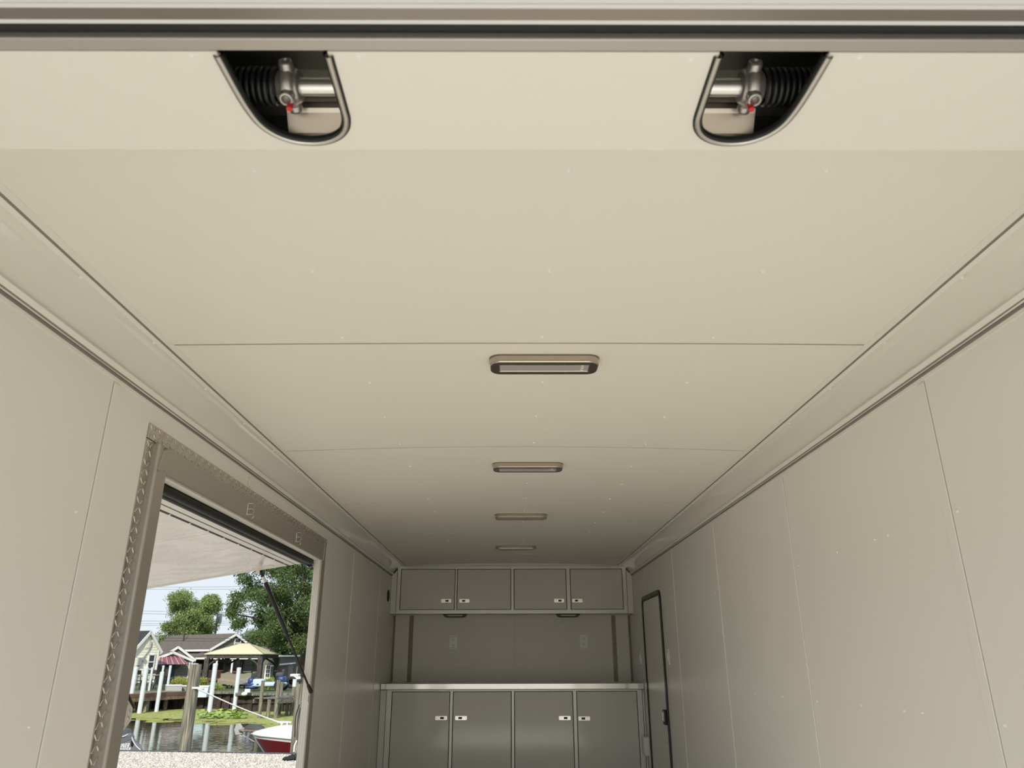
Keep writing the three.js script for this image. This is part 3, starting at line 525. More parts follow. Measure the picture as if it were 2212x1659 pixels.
// canal
const waterMesh = mesh('canal_water', metric(prism([[-120, edgeZ(-120) + 0.2], [70, edgeZ(70) + 0.2], [70, -45], [-120, -45]], WY - 0.5, WY), 0.16), X3.water); waterMesh.userData.kind = 'structure';
mesh('canal_bed', bx(-120, 70, WY - 1.2, WY - 1.0, -50, -2), X3.soil).userData.kind = 'structure';
{ // duckweed by the far bank, with a ragged edge, and loose rafts
  const pts = [], N = 150;
  const base = (x) => { const P = [[-40, -37.5], [-19.3, -37], [-16.9, -35.6], [-13.8, -34.2], [-11.2, -32.6], [-8.2, -31.2], [6, -29]]; let i = 0; while (i < P.length - 2 && x > P[i + 1][0]) i++; const [a, b] = [P[i], P[i + 1]]; return a[1] + (b[1] - a[1]) * (x - a[0]) / (b[0] - a[0]); };
  for (let i = 0; i <= N; i++) { const x = -40 + 46 * i / N; pts.push([x, base(x) + 0.5 * noise.noise(x * 0.8, 1, 2) + 0.9 * noise.noise(x * 2.7, 4, 2)]); }
  const d = mesh('duckweed', [metric(prism([...pts, [6, -41.5], [-40, -41.5]], WY - 0.02, WY + 0.012), 0.4), ...Array.from({ length: 90 }, () => { const x = rr(-20, -7), z = base(x) + rr(0.0, 1.8) * rr(0.3, 1), r = rr(0.06, 0.5) * rr(0.3, 1); return new THREE.CylinderGeometry(r, r, 0.02, 9).scale(1.8, 1, 0.8).translate(x, WY + 0.003, z); })], X3.weed);
  tag(stuff(d), 'yellow-green duckweed film floating along the far seawall', 'duckweed');
  const list = [], pad = new THREE.CylinderGeometry(1, 1, 0.06, 10, 1, false, 0.3, 5.7);
  for (let i = 0; i < 260; i++) { const p = atY(rr(430, 530), 1537 + Math.pow(rnd(), 0.8) * 17, WY); p.y = WY + rr(0.02, 0.1); const k = rr(0.6, 1.3); list.push([mat4(p, new THREE.Quaternion().setFromEuler(new THREE.Euler(rr(-0.5, 0.5), rr(0, 6), rr(-0.5, 0.5))), rr(0.06, 0.17)), C(k, k, k * 0.8)]); }
  tag(stuff(inst('lily_pads', pad, X3.lily, scene, list)), 'patch of small green lily pads on the duckweed edge', 'water lilies');
}
// far bank
{
  const b = struct('ground');
  mesh('bank_lawn', metric(prism([[-150, -41.3], [-13.2, -41.3], [-13.2, -39.1], [60, -39.1], [60, -260], [-150, -260]], WY - 1, BY), 0.2), X3.lawn, b);
  const w = struct('trim_4');
  mesh('seawall_cap', [bx(-60, -13.2, BY - 0.10, BY + 0.02, -41.32, -40.85), bx(-13.3, 40, BY - 0.10, BY + 0.02, -39.12, -38.75)], X3.greyWood, w);
  const rows = []; for (let i = 0; i < 150; i++) { const x = -46 + i * 0.22; rows.push(bx(x, x + 0.2, WY - 0.8, BY - 0.09, -41.35 + (i % 2) * 0.1, -41.15 + (i % 2) * 0.1)); }
  for (let i = 0; i < 60; i++) { const x = -13.2 + i * 0.25; rows.push(bx(x, x + 0.235, WY - 0.8, BY - 0.42, -39.15, -38.95 + (i % 3) * 0.04)); }
  rows.push(bx(-13.2, 10, BY - 0.44, BY - 0.3, -39.1, -38.82));
  stuff(mesh('seawall_planks', rows, X3.darkWood, w));
}
// mooring pilings
function pvcPile(label, tx, ty, bxp, byp, wpx, z, foot) {
  const top = atZ(tx, ty, z), r = wpx * (-z / 0.94) / F / 2 * 1.02;
  const t = thing('mooring_pole', label, 'pole', [top.x, 0, z], 0, 'white plastic mooring poles');
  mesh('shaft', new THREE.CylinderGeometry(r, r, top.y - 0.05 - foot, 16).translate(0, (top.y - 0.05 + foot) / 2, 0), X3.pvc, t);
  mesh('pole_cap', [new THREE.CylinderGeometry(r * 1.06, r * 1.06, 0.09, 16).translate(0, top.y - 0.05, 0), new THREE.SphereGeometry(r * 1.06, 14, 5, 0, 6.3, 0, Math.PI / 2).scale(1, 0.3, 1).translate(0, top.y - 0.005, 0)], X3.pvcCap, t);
  return top;
}
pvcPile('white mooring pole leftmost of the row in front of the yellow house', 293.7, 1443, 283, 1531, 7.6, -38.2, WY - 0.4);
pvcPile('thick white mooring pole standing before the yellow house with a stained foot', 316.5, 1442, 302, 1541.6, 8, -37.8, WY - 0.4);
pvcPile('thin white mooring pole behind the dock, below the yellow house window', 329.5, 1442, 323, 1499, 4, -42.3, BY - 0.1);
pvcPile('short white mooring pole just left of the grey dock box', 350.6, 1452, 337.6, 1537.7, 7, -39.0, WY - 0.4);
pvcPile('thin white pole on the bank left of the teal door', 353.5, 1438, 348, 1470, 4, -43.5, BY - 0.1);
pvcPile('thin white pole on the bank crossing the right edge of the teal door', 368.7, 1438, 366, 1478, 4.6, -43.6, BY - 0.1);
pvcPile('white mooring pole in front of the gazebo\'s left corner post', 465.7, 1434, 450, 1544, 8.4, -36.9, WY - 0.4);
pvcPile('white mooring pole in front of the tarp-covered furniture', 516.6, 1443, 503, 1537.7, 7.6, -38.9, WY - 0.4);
function woodPile(label, px, py, wpx, z, foot, cap) {
  const top = atZ(px, py, z), r = wpx * (-z / 0.94) / F / 2;
  const t = thing('wood_piling', label, 'piling', [top.x, 0, z], 0), h = top.y - foot, g = new THREE.CylinderGeometry(r, r * 1.04, h, 22, 24), p = g.attributes.position;
  for (let i = 0; i < p.count; i++) { const x = p.getX(i), y = p.getY(i), q = p.getZ(i), a = Math.atan2(q, x), k = 1 + 0.035 * noise.noise(a * 2.5, y * 0.6, r * 40) + 0.03 * noise.noise(a * 9, y * 0.9, 5); p.setX(i, x * k); p.setZ(i, q * k); }
  g.computeVertexNormals(); mesh('timber', g.translate(0, (top.y + foot) / 2, 0), X3.wood, t);
  if (cap) mesh('metal_cap', new THREE.CylinderGeometry(r * 1.08, r * 1.08, 0.32, 14).translate(0, top.y - 0.14, 0), X3.pvc, t);
  return [t, top, r];
}
{
  const [t, top, r] = woodPile('weathered thick wooden piling close by with the white rope tied to it', 423.5, 1434.5, 21.5, -16.6, WY - 0.5);
  mesh('top_sheet', new THREE.CylinderGeometry(r * 0.55, r * 0.6, 0.012, 12).translate(-0.02, top.y + 0.006, 0), X3.pvc, t);
}
woodPile('grey wooden piling by the near seawall, half behind the hatch post', 652, 1478, 20, -16.3, WY - 0.5);
woodPile('grey wooden piling leftmost of those by the small plank dock', 568.5, 1470, 6.6, -34.6, WY - 0.4);
woodPile('grey wooden piling beside the blue trailered watercraft seat', 602.5, 1469, 7, -34.5, WY - 0.4);
woodPile('slim grey piling directly behind the plank dock\'s middle piling', 610, 1473, 5.5, -36.8, WY - 0.4);
woodPile('wooden piling capped with pale metal at the plank dock', 637, 1468, 7, -36.2, WY - 0.4, true);
woodPile('slim grey piling just behind the metal-capped piling', 643.5, 1474, 5, -38, WY - 0.4);
woodPile('short dark piling under the outer end of the plank dock', 582.5, 1511, 7, -34.6, WY - 0.4);
woodPile('short dark piling under the middle of the plank dock', 622, 1512, 5.6, -36.2, WY - 0.4);
woodPile('stubby grey piling under the brown dock, behind the second mooring pole', 317.5, 1512, 10, -38.8, WY - 0.4);
woodPile('short brown piling under the brown dock beside the dark seawall', 359, 1510, 7, -40.3, WY - 0.4);
{ // small plank dock on the right
  const t = thing('plank_dock', 'small weathered plank dock between the grey pilings', 'dock'), a = atZ(574, 1511.5, -34.6), b = atZ(655, 1500, -37.2), y = (a.y + b.y) / 2;
  const d = b.clone().sub(a).setY(0), n = V(-d.z, 0, d.x).normalize().multiplyScalar(0.6);
  const P = (k, m, yy) => a.clone().addScaledVector(d, k).addScaledVector(n, m).setY(yy);
  for (let i = 0; i < 14; i++) mesh('deck_board', quad(P(i / 14, -1, y + 0.02), P(i / 14, 1, y + 0.02), P((i + 0.9) / 14, 1, y + 0.02), P((i + 0.9) / 14, -1, y + 0.02), 0.04), X3.greyWood, t);
  mesh('stringer', [quad(P(0, -1, y - 0.03), P(0, -1, y - 0.2), P(1, -1, y - 0.2), P(1, -1, y - 0.03), 0.06)], X3.greyWood, t);
  mesh('stringer', [quad(P(0, 1, y - 0.03), P(1, 1, y - 0.03), P(1, 1, y - 0.2), P(0, 1, y - 0.2), 0.06)], X3.greyWood, t);
  mesh('edge_board', quad(P(0.3, 1.03, y + 0.08), P(0.3, 1.03, y - 0.16), P(1, 1.03, y - 0.16), P(1, 1.03, y + 0.08), 0.05), X3.concrete, t);
}
{ // brown dock on the left
  const t = thing('brown_dock', 'long brown dock with tan side boards running to the far seawall', 'dock');
  const a = atZ(283, 1503.5, -37.6), b = atZ(403, 1493, -40.9), y = b.y, d = b.clone().sub(a).setY(0), n = V(d.z, 0, -d.x).normalize();
  const P = (k, m, yy) => a.clone().addScaledVector(d, k).addScaledVector(n, m).setY(yy), A = -0.6;
  for (let i = 0; i < 36; i++) { const k = A + (1 - A) * i / 36, k2 = k + (1 - A) / 36 * 0.92; mesh('deck_board', quad(P(k, 0, y), P(k2, 0, y), P(k2, 1.8, y), P(k, 1.8, y), 0.04), X3.deck, t); }
  mesh('upper_fascia', quad(P(A, -0.02, y - 0.02), P(A, -0.02, y - 0.17), P(1, -0.02, y - 0.17), P(1, -0.02, y - 0.02), 0.05), X3.fascia, t);
  mesh('side_board', quad(P(A, -0.005, y - 0.17), P(A, -0.005, y - 0.35), P(1, -0.005, y - 0.35), P(1, -0.005, y - 0.17), 0.05), X3.deck, t);
  mesh('back_beam', quad(P(A, 1.8, y - 0.05), P(1, 1.8, y - 0.05), P(1, 1.8, y - 0.3), P(A, 1.8, y - 0.3), 0.08), X3.fascia, t);
  for (const k of [0.2, 0.6]) { const p = P(k, 1.6, 0); mesh('dock_post', new THREE.CylinderGeometry(0.12, 0.12, y - 0.05 - WY + 0.4, 10).translate(p.x, (y - 0.05 + WY - 0.4) / 2, p.z), X3.darkWood, t); }
}
// storage boxes on the bank
function dockBox(name, label, x0, x1, y0, y1, z, body, lid, depth, flare = 1) {
  const a = atZ(x0, y1, z), b = atZ(x1, y0, z), w = b.x - a.x, h = b.y - a.y, t = thing(name, label, 'box', [(a.x + b.x) / 2, a.y, z - depth / 2]);
  const g = new THREE.BoxGeometry(w * 0.96, h * 0.84, depth, 1, 1, 1), p = g.attributes.position; for (let i = 0; i < p.count; i++) if (p.getY(i) < 0) { p.setX(i, p.getX(i) * flare); p.setZ(i, p.getZ(i) * flare); }
  g.computeVertexNormals(); mesh('box_body', metric(g.translate(0, h * 0.42, 0)), body, t); mesh('lid', bx(-w / 2, w / 2, h * 0.84, h, -depth / 2 - 0.03, depth / 2 + 0.03, 0.03), lid, t);
  return t;
}
dockBox('dock_box', 'grey dock box with a white lid on the end of the brown dock', 351, 386, 1479.5, 1495.5, -41.4, X3.boxGrey, X3.tubWhite, 0.7).rotation.y = 0.5;
dockBox('dock_box', 'low tan dock box with a white lid, behind the thick piling', 386, 409, 1481, 1494, -42.3, X3.tarp, X3.tubWhite, 0.7);
{ const t = dockBox('dinghy_bow', 'pale blue square-bowed dinghy hung over the far seawall edge', 402, 452, 1481, 1506.5, -40.4, X3.tubBlue, X3.tubBlue, 0.5, 0.84); t.userData.category = 'boat'; }
// patio set before the yellow house
function chair(label, px, py, turn, z) {
  const p = atZ(px, py, z); const t = thing('patio_chair', label, 'chair', [p.x, BY, p.z], turn, 'black metal patio chairs');
  const T = (a, b, r = 0.018) => cyl(V(...a), V(...b), r, r, 6);
  for (const [x, z] of [[-0.22, -0.2], [0.22, -0.2], [-0.22, 0.22], [0.22, 0.22]]) mesh('leg', T([x * 1.1, 0, z * 1.15], [x, 0.45, z]), X3.iron, t);
  mesh('seat', bx(-0.24, 0.24, 0.44, 0.48, -0.24, 0.24, 0.015), X3.iron, t);
  mesh('backrest', [T([-0.22, 0.45, -0.22], [-0.22, 0.98, -0.32]), T([0.22, 0.45, -0.22], [0.22, 0.98, -0.32]), bx(-0.23, 0.23, 0.78, 1.0, -0.33, -0.30, 0.01), ...[-0.1, 0, 0.1].map((x) => T([x, 0.5, -0.23], [x, 0.8, -0.3], 0.01))], X3.iron, t);
  mesh('armrest', [T([-0.25, 0.66, -0.25], [-0.25, 0.66, 0.2]), T([-0.25, 0.66, 0.2], [-0.24, 0.45, 0.22])], X3.iron, t); mesh('armrest', [T([0.25, 0.66, -0.25], [0.25, 0.66, 0.2]), T([0.25, 0.66, 0.2], [0.24, 0.45, 0.22])], X3.iron, t);
}
chair('black patio chair in front of the yellow house wall, its back to the meter', 303, 1476, 1.2, -44.2);
chair('black patio chair at the far side of the small table', 322, 1474, 0.1, -46);
chair('black patio chair between the small table and the teal door', 345, 1474, -0.9, -44.3);
{
  const p = atZ(327, 1482, -44.9), t = thing('patio_table', 'small patio table with a pale top among the black chairs', 'table', [p.x, BY, p.z]);
  mesh('tabletop', bx(-0.6, 0.6, 0.72, 0.76, -0.35, 0.35, 0.015), X3.tarp, t);
  for (const [x, z] of [[-0.5, -0.28], [0.5, -0.28], [-0.5, 0.28], [0.5, 0.28]]) mesh('leg', cyl(V(x * 1.1, 0, z * 1.1), V(x * 0.8, 0.72, z * 0.8), 0.02, 0.02, 6), X3.iron, t);
}
// houses: a gable wall looking along local +z, the ridge running back along -z
function gableHouse(t, { hw, wall, rise, len, wallMat, roofMat, trimMat = X3.trim, over = 0.25, lap = 0.16 }) {
  const s = new THREE.Shape(); s.moveTo(-hw, 0); s.lineTo(hw, 0); s.lineTo(hw, wall); s.lineTo(0, wall + rise); s.lineTo(-hw, wall);
  const shell = mesh('house_wall', new THREE.ExtrudeGeometry(s, { depth: len, bevelEnabled: false }).translate(0, 0, -len), wallMat, t), boards = [];
  for (let y = 0.1; y < wall + rise - 0.1; y += lap) { // lapped siding boards on the gable and the long side
    const w = y + lap < wall ? hw : hw * (1 - (y + lap - wall) / rise); if (w > 0.1) boards.push(new THREE.BoxGeometry(2 * w, lap * 0.98, 0.02).rotateX(-0.09).translate(0, y + lap / 2, 0.006));
    if (y + lap < wall) for (const k of [-1, 1]) boards.push(new THREE.BoxGeometry(0.02, lap * 0.98, len).rotateZ(k * 0.09).translate(k * (hw + 0.006), y + lap / 2, -len / 2));
  }
  stuff(mesh('siding_boards', boards, wallMat, shell));
  const a = Math.atan2(rise, hw), L = Math.hypot(rise, hw) + over;
  for (const k of [-1, 1]) {
    mesh('roof_slope', metric(new THREE.BoxGeometry(L, 0.08, len + over * 1.2).translate(k * L / 2, 0.05, -len / 2).rotateZ(-k * a).translate(0, wall + rise, 0)), roofMat, t);
    mesh('rake_board', new THREE.BoxGeometry(L, 0.16, 0.05).translate(k * L / 2, -0.02, over * 0.6 + 0.03).rotateZ(-k * a).translate(0, wall + rise, 0), trimMat, t);
    mesh('eave_board', new THREE.BoxGeometry(0.06, 0.14, len + over).translate(k * Math.cos(a) * L, wall + rise - Math.sin(a) * L - 0.02, -len / 2), trimMat, t);
    mesh('corner_board', bx(k * (hw - 0.06), k * (hw + 0.035), 0, wall, -0.03, 0.035), trimMat, t);
  }
  return shell;
}
function windowPart(t, x, y, w, h, z, turn = 0, mat = X3.trim) {
  const g = (a) => (turn ? a.map((q) => q.rotateY(turn)) : a), k = 0.07;
  const f = mesh('window_frame', g([bx(x - w / 2, x - w / 2 + k, y, y + h, z, z + 0.05), bx(x + w / 2 - k, x + w / 2, y, y + h, z, z + 0.05), bx(x - w / 2, x + w / 2, y, y + k, z, z + 0.05), bx(x - w / 2, x + w / 2, y + h - k, y + h, z, z + 0.05), bx(x - w / 2, x + w / 2, y + h / 2 - k / 2, y + h / 2 + k / 2, z, z + 0.045)]), mat, t);
  mesh('pane', g([bx(x - w / 2 + k, x + w / 2 - k, y + k, y + h / 2 - k / 2, z, z + 0.02)]), X3.glass, f); mesh('pane', g([bx(x - w / 2 + k, x + w / 2 - k, y + h / 2 + k / 2, y + h - k, z, z + 0.02)]), X3.glass, f);
}
{
  const a = atZ(323.2, 1361, -51.5), t = thing('yellow_house', 'pale yellow clapboard house with a steep gable and dark roof', 'house', [a.x, BY, a.z], 66 * Math.PI / 180);
  const rise = 1.14, wall = a.y - BY - rise - 0.1; gableHouse(t, { hw: 1.03, wall, rise, len: 9, wallMat: X3.yellow, roofMat: X3.roofDark, over: 0.22 });
  windowPart(t, 0.5, wall * 0.44, 0.55, 0.95, 0.02); mesh('gable_vent', [bx(-0.17, 0.17, wall + 0.1, wall + 0.62, 0.02, 0.05), ...[0, 1, 2, 3].map((k) => bx(-0.12, 0.12, wall + 0.16 + k * 0.11, wall + 0.23 + k * 0.11, 0.05, 0.065))], X3.yellow, t);
  mesh('electric_meter', [bx(-0.62, -0.3, 1.2, 1.7, 0.02, 0.14, 0.03), new THREE.CylinderGeometry(0.13, 0.13, 0.12, 14).rotateX(Math.PI / 2).translate(-0.2, 1.62, 0.1), cyl(V(-0.45, 0.1, 0.06), V(-0.45, 1.2, 0.06), 0.03)], X3.pole, t);
  mesh('service_cable', tube([V(0.3, wall + 0.5, 0.06), V(0.25, wall + 0.1, 0.06), V(-0.2, wall * 0.75, 0.06), V(-0.4, wall * 0.62, 0.06), V(-0.45, 1.7, 0.06)], 0.018, 30, 5), X3.wire, t);
  mesh('foundation', bx(-1.06, 1.06, 0, 0.18, -9, 0.03), X3.concrete, t);
}
let greyHouse; const adopt = (g) => { g.updateMatrixWorld(); greyHouse.updateMatrixWorld(); for (const c of [...g.children]) greyHouse.attach(c); scene.remove(g); };
{ // grey house: main gable, lower entry wing, porch wing
  const a = atZ(507, 1367.5, -62), yaw = 56 * Math.PI / 180, t = thing('grey_house', 'grey-green house with brown shingle roofs, a striped awning and a red-railed porch', 'house', [a.x, BY, a.z], yaw); greyHouse = t;
  const rise = 1.05, wall = a.y - BY - rise - 0.1; gableHouse(t, { hw: 1.95, wall, rise, len: 8.2, wallMat: X3.siding, roofMat: X3.roofBrown, over: 0.3, lap: 0.2 });
  windowPart(t, 0.35, wall + 0.05, 0.62, 0.72, 0.02);
  mesh('vent_pipe', cyl(V(-1.0, wall + 0.3, -5.2), V(-1.0, wall + 1.5, -5.2), 0.06), X3.wire, t); mesh('chimney', bx(-1.9, -1.4, wall, wall + 1.0, -8.6, -8.1), X3.pole, t);
  mesh('downspout', [cyl(V(-1.97, 0, 0.08), V(-1.97, wall - 0.35, 0.08), 0.05), cyl(V(-1.97, wall - 0.35, 0.08), V(-2.2, wall - 0.05, 0.08), 0.05)], X3.trim, t);
  mesh('lower_roof', metric(quad(V(-6.2, wall * 0.50, 0.6), V(-6.2, wall * 0.52, -4.4), V(-1.9, wall * 0.82, -4.4), V(-1.9, wall * 0.82, 0.6), 0.1)), X3.roofBrown, t);
}
function wing(px, py, z, yaw, hw, rise, len, wallMat, lap) { const a = atZ(px, py, z), t = new THREE.Group(), wall = a.y - BY - rise - 0.06; t.position.set(a.x, BY, a.z); t.rotation.y = yaw * Math.PI / 180; scene.add(t); gableHouse(t, { hw, wall, rise, len, wallMat, roofMat: X3.roofBrown, over: 0.22, lap }); return [t, wall]; }
{
  const [t] = wing(384, 1395.5, -57.5, 40, 1.2, 0.8, 5, X3.sidingLow, 0.17); adopt(t);
  const [e, wall] = wing(373, 1407, -55.6, 40, 1.3, 0.5, 2.2, X3.sidingLow, 0.17);
  const dx = -0.12, yt = (py) => atZ(365, py, -55).y - BY, up = yt(1416.5) - wall - 0.22, d0 = Math.max(0.02, yt(1464)), d1 = yt(1435.5); // teal door, its glass and the awning
  const d = mesh('entry_door', [bx(dx - 0.46, dx + 0.46, d0, d1, 0.02, 0.06)], X3.teal, e); mesh('door_glass', bx(dx - 0.26, dx + 0.22, d0 + 0.12, d1 - 0.15, 0.055, 0.075), X3.glass, d); mesh('door_glass_lower', bx(dx - 0.19, dx + 0.15, d0 + 0.2, d1 - 0.25, 0.07, 0.082), X3.boxGrey, d);
  const aw = mesh('awning', [quad(V(dx - 0.7, wall + up + 0.22, 0.05), V(dx - 0.98, wall + up - 0.34, 0.95), V(dx + 0.98, wall + up - 0.34, 0.95), V(dx + 0.7, wall + up + 0.22, 0.05), 0.03)], X3.awning, e);
  mesh('awning_stripe', [-2, -1, 0, 1, 2].map((k) => quad(V(dx + k * 0.27 - 0.02, wall + up + 0.225, 0.05), V(dx + k * 0.38 - 0.03, wall + up - 0.335, 0.955), V(dx + k * 0.38 + 0.03, wall + up - 0.335, 0.955), V(dx + k * 0.27 + 0.02, wall + up + 0.225, 0.05), 0.01)), X3.pole, aw);
  for (const s of [-1, 1]) { mesh('awning_side', [0, 1, 2, 3].map((k) => { const z0 = 0.08 + k * 0.22, z1 = z0 + 0.11; return quad(V(dx + s * (0.72 + 0.29 * z0), wall + up + 0.22 - 0.62 * z0, z0), V(dx + s * (0.74 + 0.29 * z0), wall + up - 0.36, z0), V(dx + s * (0.74 + 0.29 * z1), wall + up - 0.36, z1), V(dx + s * (0.72 + 0.29 * z1), wall + up + 0.22 - 0.62 * z1, z1), 0.02); }), X3.trim, aw); mesh('awning_arm', cyl(V(dx + s * 0.5, wall + up - 0.62, 0.06), V(dx + s * 0.5, wall + up - 0.4, 0.9), 0.025, 0.025, 6), X3.iron, aw); }
  adopt(e);
}
{ // porch and long back wall behind the gazebo
  const z = -60, a = atZ(420, 1480, z), b = atZ(664, 1480, z), y = (px) => atZ(500, px, z).y, t = new THREE.Group(); t.position.set(0, BY, z); scene.add(t);
  const H = (p) => y(p) - BY, x = (px, py = 1450) => atZ(px, py, z).x;
  const shell = mesh('porch_wall', bx(a.x, b.x, 0, H(1417), -4, 0), X3.siding, t);
  mesh('porch_shade_panel', bx(x(425), x(545), 0.3, H(1428), -0.02, 0.03), X3.glass, shell);  // flat dark panel, porch shade put into its colour
  mesh('porch_roof', [metric(quad(V(x(415), H(1421), 1.3), V(x(566), H(1421), 1.3), V(x(566), H(1396), -2.5), V(x(432), H(1396), -2.5), 0.12))], X3.roofBrown, t);
  mesh('porch_fascia', [bx(x(415), x(566), H(1424), H(1420.5), 1.3, 1.36), bx(x(590), b.x, H(1419), H(1415.5), 0, 0.12)], X3.trim, t);
  for (const px of [432, 479, 512]) mesh('porch_post', bx(x(px) - 0.06, x(px) + 0.06, 0, H(1423), 1.15, 1.27), X3.trim, t);
  const rail = mesh('porch_railing', [bx(x(420), x(512), H(1449.5), H(1447), 1.1, 1.2), bx(x(420), x(512), 0.1, 0.2, 1.1, 1.2)], X3.redRail, t), bal = []; for (let i = 0; i < 36; i++) { const q = x(421) + i * 0.1; bal.push(bx(q, q + 0.035, 0.15, H(1448), 1.12, 1.16)); } stuff(mesh('balusters', bal, X3.redRail, rail));
  windowPart(t, x(508), H(1452), 0.75, 0.95, 0.04, 0, X3.siding); windowPart(t, x(535), H(1452), 0.75, 0.95, 0.04, 0, X3.siding);
  const d = mesh('porch_door', bx(x(572.5), x(585), 0, H(1437), 0.02, 0.08), X3.trim, t), gp = []; for (let i = 0; i < 2; i++) for (let j = 0; j < 3; j++) gp.push(bx(x(575.5) + i * 0.145, x(575.5) + i * 0.145 + 0.12, H(1463) + j * 0.29, H(1463) + j * 0.29 + 0.25, 0.075, 0.09)); gp.forEach((g) => mesh('door_pane', g, X3.glass, d));
  adopt(t);
  const s = thing('garden_shed', 'small grey lean-to shed with a slanted roof right of the gazebo', 'shed', [atZ(609, 1450, z + 2.2).x, BY, z + 2.2]);
  mesh('shed_wall', bx(-0.5, 0.62, 0, H(1437), -0.6, 0.6), X3.sidingLow, s); mesh('shed_roof', quad(V(-0.62, H(1437.5), 0.75), V(0.75, H(1433), 0.75), V(0.75, H(1431), -0.75), V(-0.62, H(1435), -0.75), 0.07), X3.trim, s);
  mesh('shed_door', bx(-0.42, 0.02, 0.05, H(1442), 0.59, 0.63), X3.siding, s);
}
{ // gazebo
  const z = -48, P = (px, py, zz) => atZ(px, py, zz), eL = P(441, 1411.5, z), eR = P(569, 1412.5, z), zb = z - 3.4, rb = P(608, 1412.5, zb), y0 = eL.y - 0.02, r0 = P(518, 1390, z - 1.7), r1 = P(540, 1390, z - 1.7), lb = V(rb.x - (eR.x - eL.x), y0, zb);
  const t = thing('gazebo', 'wooden gazebo with a cream hip roof and braced corner posts', 'gazebo');
  const A = V(eL.x, y0, z), B = V(eR.x, y0, z), Cc = V(rb.x, y0, zb), R0 = V(r0.x, r0.y, z - 1.7), R1 = V(r1.x, r0.y, z - 1.7);
  const roof = (a, b, c, d) => quad(a, b, c, d, 0.05);
  mesh('roof_panel', roof(A, B, R1, R0), X3.gazeboRoof, t); mesh('roof_panel', roof(Cc, lb, R0, R1), X3.gazeboRoof, t); mesh('roof_panel', roof(B, Cc, R1.clone().lerp(R0, 0.001), R1), X3.gazeboRoof, t); mesh('roof_panel', roof(lb, A, R0, R0.clone().lerp(R1, 0.001)), X3.gazeboRoof, t);
  mesh('hip_rib', [cyl(B, R1, 0.03, 0.03, 6), cyl(A, R0, 0.03, 0.03, 6), cyl(R0, R1, 0.03, 0.03, 6)], X3.tarp, t);
  const yb = y0 - 0.26; const beam = (a, b) => { const d = b.clone().sub(a).normalize(), n = V(-d.z, 0, d.x).multiplyScalar(0.07), u = (p, k, yy) => p.clone().addScaledVector(n, k).setY(yy); return quad(u(a, 1, yb), u(b, 1, yb), u(b, 1, y0 - 0.03), u(a, 1, y0 - 0.03), 0.14); };
  const inn = (p, q, k = 0.07) => p.clone().lerp(q, k), cen = A.clone().add(Cc).multiplyScalar(0.5), c4 = [A, B, Cc, lb].map((p) => inn(p, cen, 0.1));
  for (let i = 0; i < 4; i++) {
    mesh('beam', beam(c4[i], c4[(i + 1) % 4]), X3.gazeboPost, t);
    const p = c4[i]; mesh('post', bx(p.x - 0.14, p.x + 0.14, BY, yb + 0.02, p.z - 0.14, p.z + 0.14, 0.01), X3.gazeboPost, t);
    for (const q of [c4[(i + 1) % 4], c4[(i + 3) % 4]]) { const d = q.clone().sub(p).setY(0).normalize(); mesh('brace', tube([p.clone().setY(yb - 0.75), p.clone().addScaledVector(d, 0.22).setY(yb - 0.32), p.clone().addScaledVector(d, 0.75).setY(yb)], 0.06, 10, 6), X3.gazeboPost, t); }
  }
}
{ // furniture under a tarp
  const a = atZ(478, 1477, -46), b = atZ(550, 1457, -46), w = b.x - a.x, t = thing('covered_furniture', 'patio furniture draped with a tan tarp under the gazebo', 'furniture', [a.x, BY, -46]);
  const h0 = a.y - BY, h1 = b.y - BY, g = new THREE.BoxGeometry(w, h1 - h0 + 0.1, 1.3, 24, 8, 8), p = g.attributes.position;
  for (let i = 0; i < p.count; i++) { const x = p.getX(i) / w, y = p.getY(i), k = y < 0 ? 1.0 : 0.93, fold = 0.05 * noise.noise(x * 14, p.getZ(i) * 2, 1); p.setX(i, p.getX(i) * k + (y > 0 ? 0.06 : 0)); p.setZ(i, p.getZ(i) * k + fold); p.setY(i, y + 0.1 * noise.noise(x * 6, p.getZ(i), 3) + (y < 0 ? 0.12 - 0.14 * Math.sin((x + 0.5) * Math.PI) - 0.06 * noise.noise(x * 20, 0, 2) : -0.05 * Math.cos(x * 5))); }
  g.computeVertexNormals(); mesh('tarp', g.translate(w / 2, (h0 + h1) / 2, 0), X3.tarp, t);
  for (const x of [0.12, 0.4, 0.65, 0.9]) for (const z of [-0.4, 0.4]) mesh('leg', cyl(V(w * x, 0, z), V(w * x, h0 + 0.1, z), 0.04, 0.04, 6), X3.darkWood, t);
  mesh('seat_rail', [bx(0.1, w - 0.1, h0 * 0.55, h0 * 0.68, 0.36, 0.42), bx(0.1, w - 0.1, h0 * 0.55, h0 * 0.68, -0.42, -0.36)], X3.darkWood, t);
  const q = atZ(538, 1471, -44.4), s = thing('side_table', 'slim side table with a lavender top before the tarp-covered furniture', 'table', [q.x, BY, q.z]);
  mesh('tabletop', new THREE.CylinderGeometry(0.46, 0.46, 0.05, 18).translate(0, q.y - BY, 0), X3.lavender, s); mesh('stem', cyl(V(0, 0, 0), V(0, q.y - BY, 0), 0.03), X3.iron, s); mesh('foot', cyl(V(0, 0, 0), V(0, 0.05, 0), 0.25, 0.2), X3.iron, s);
}
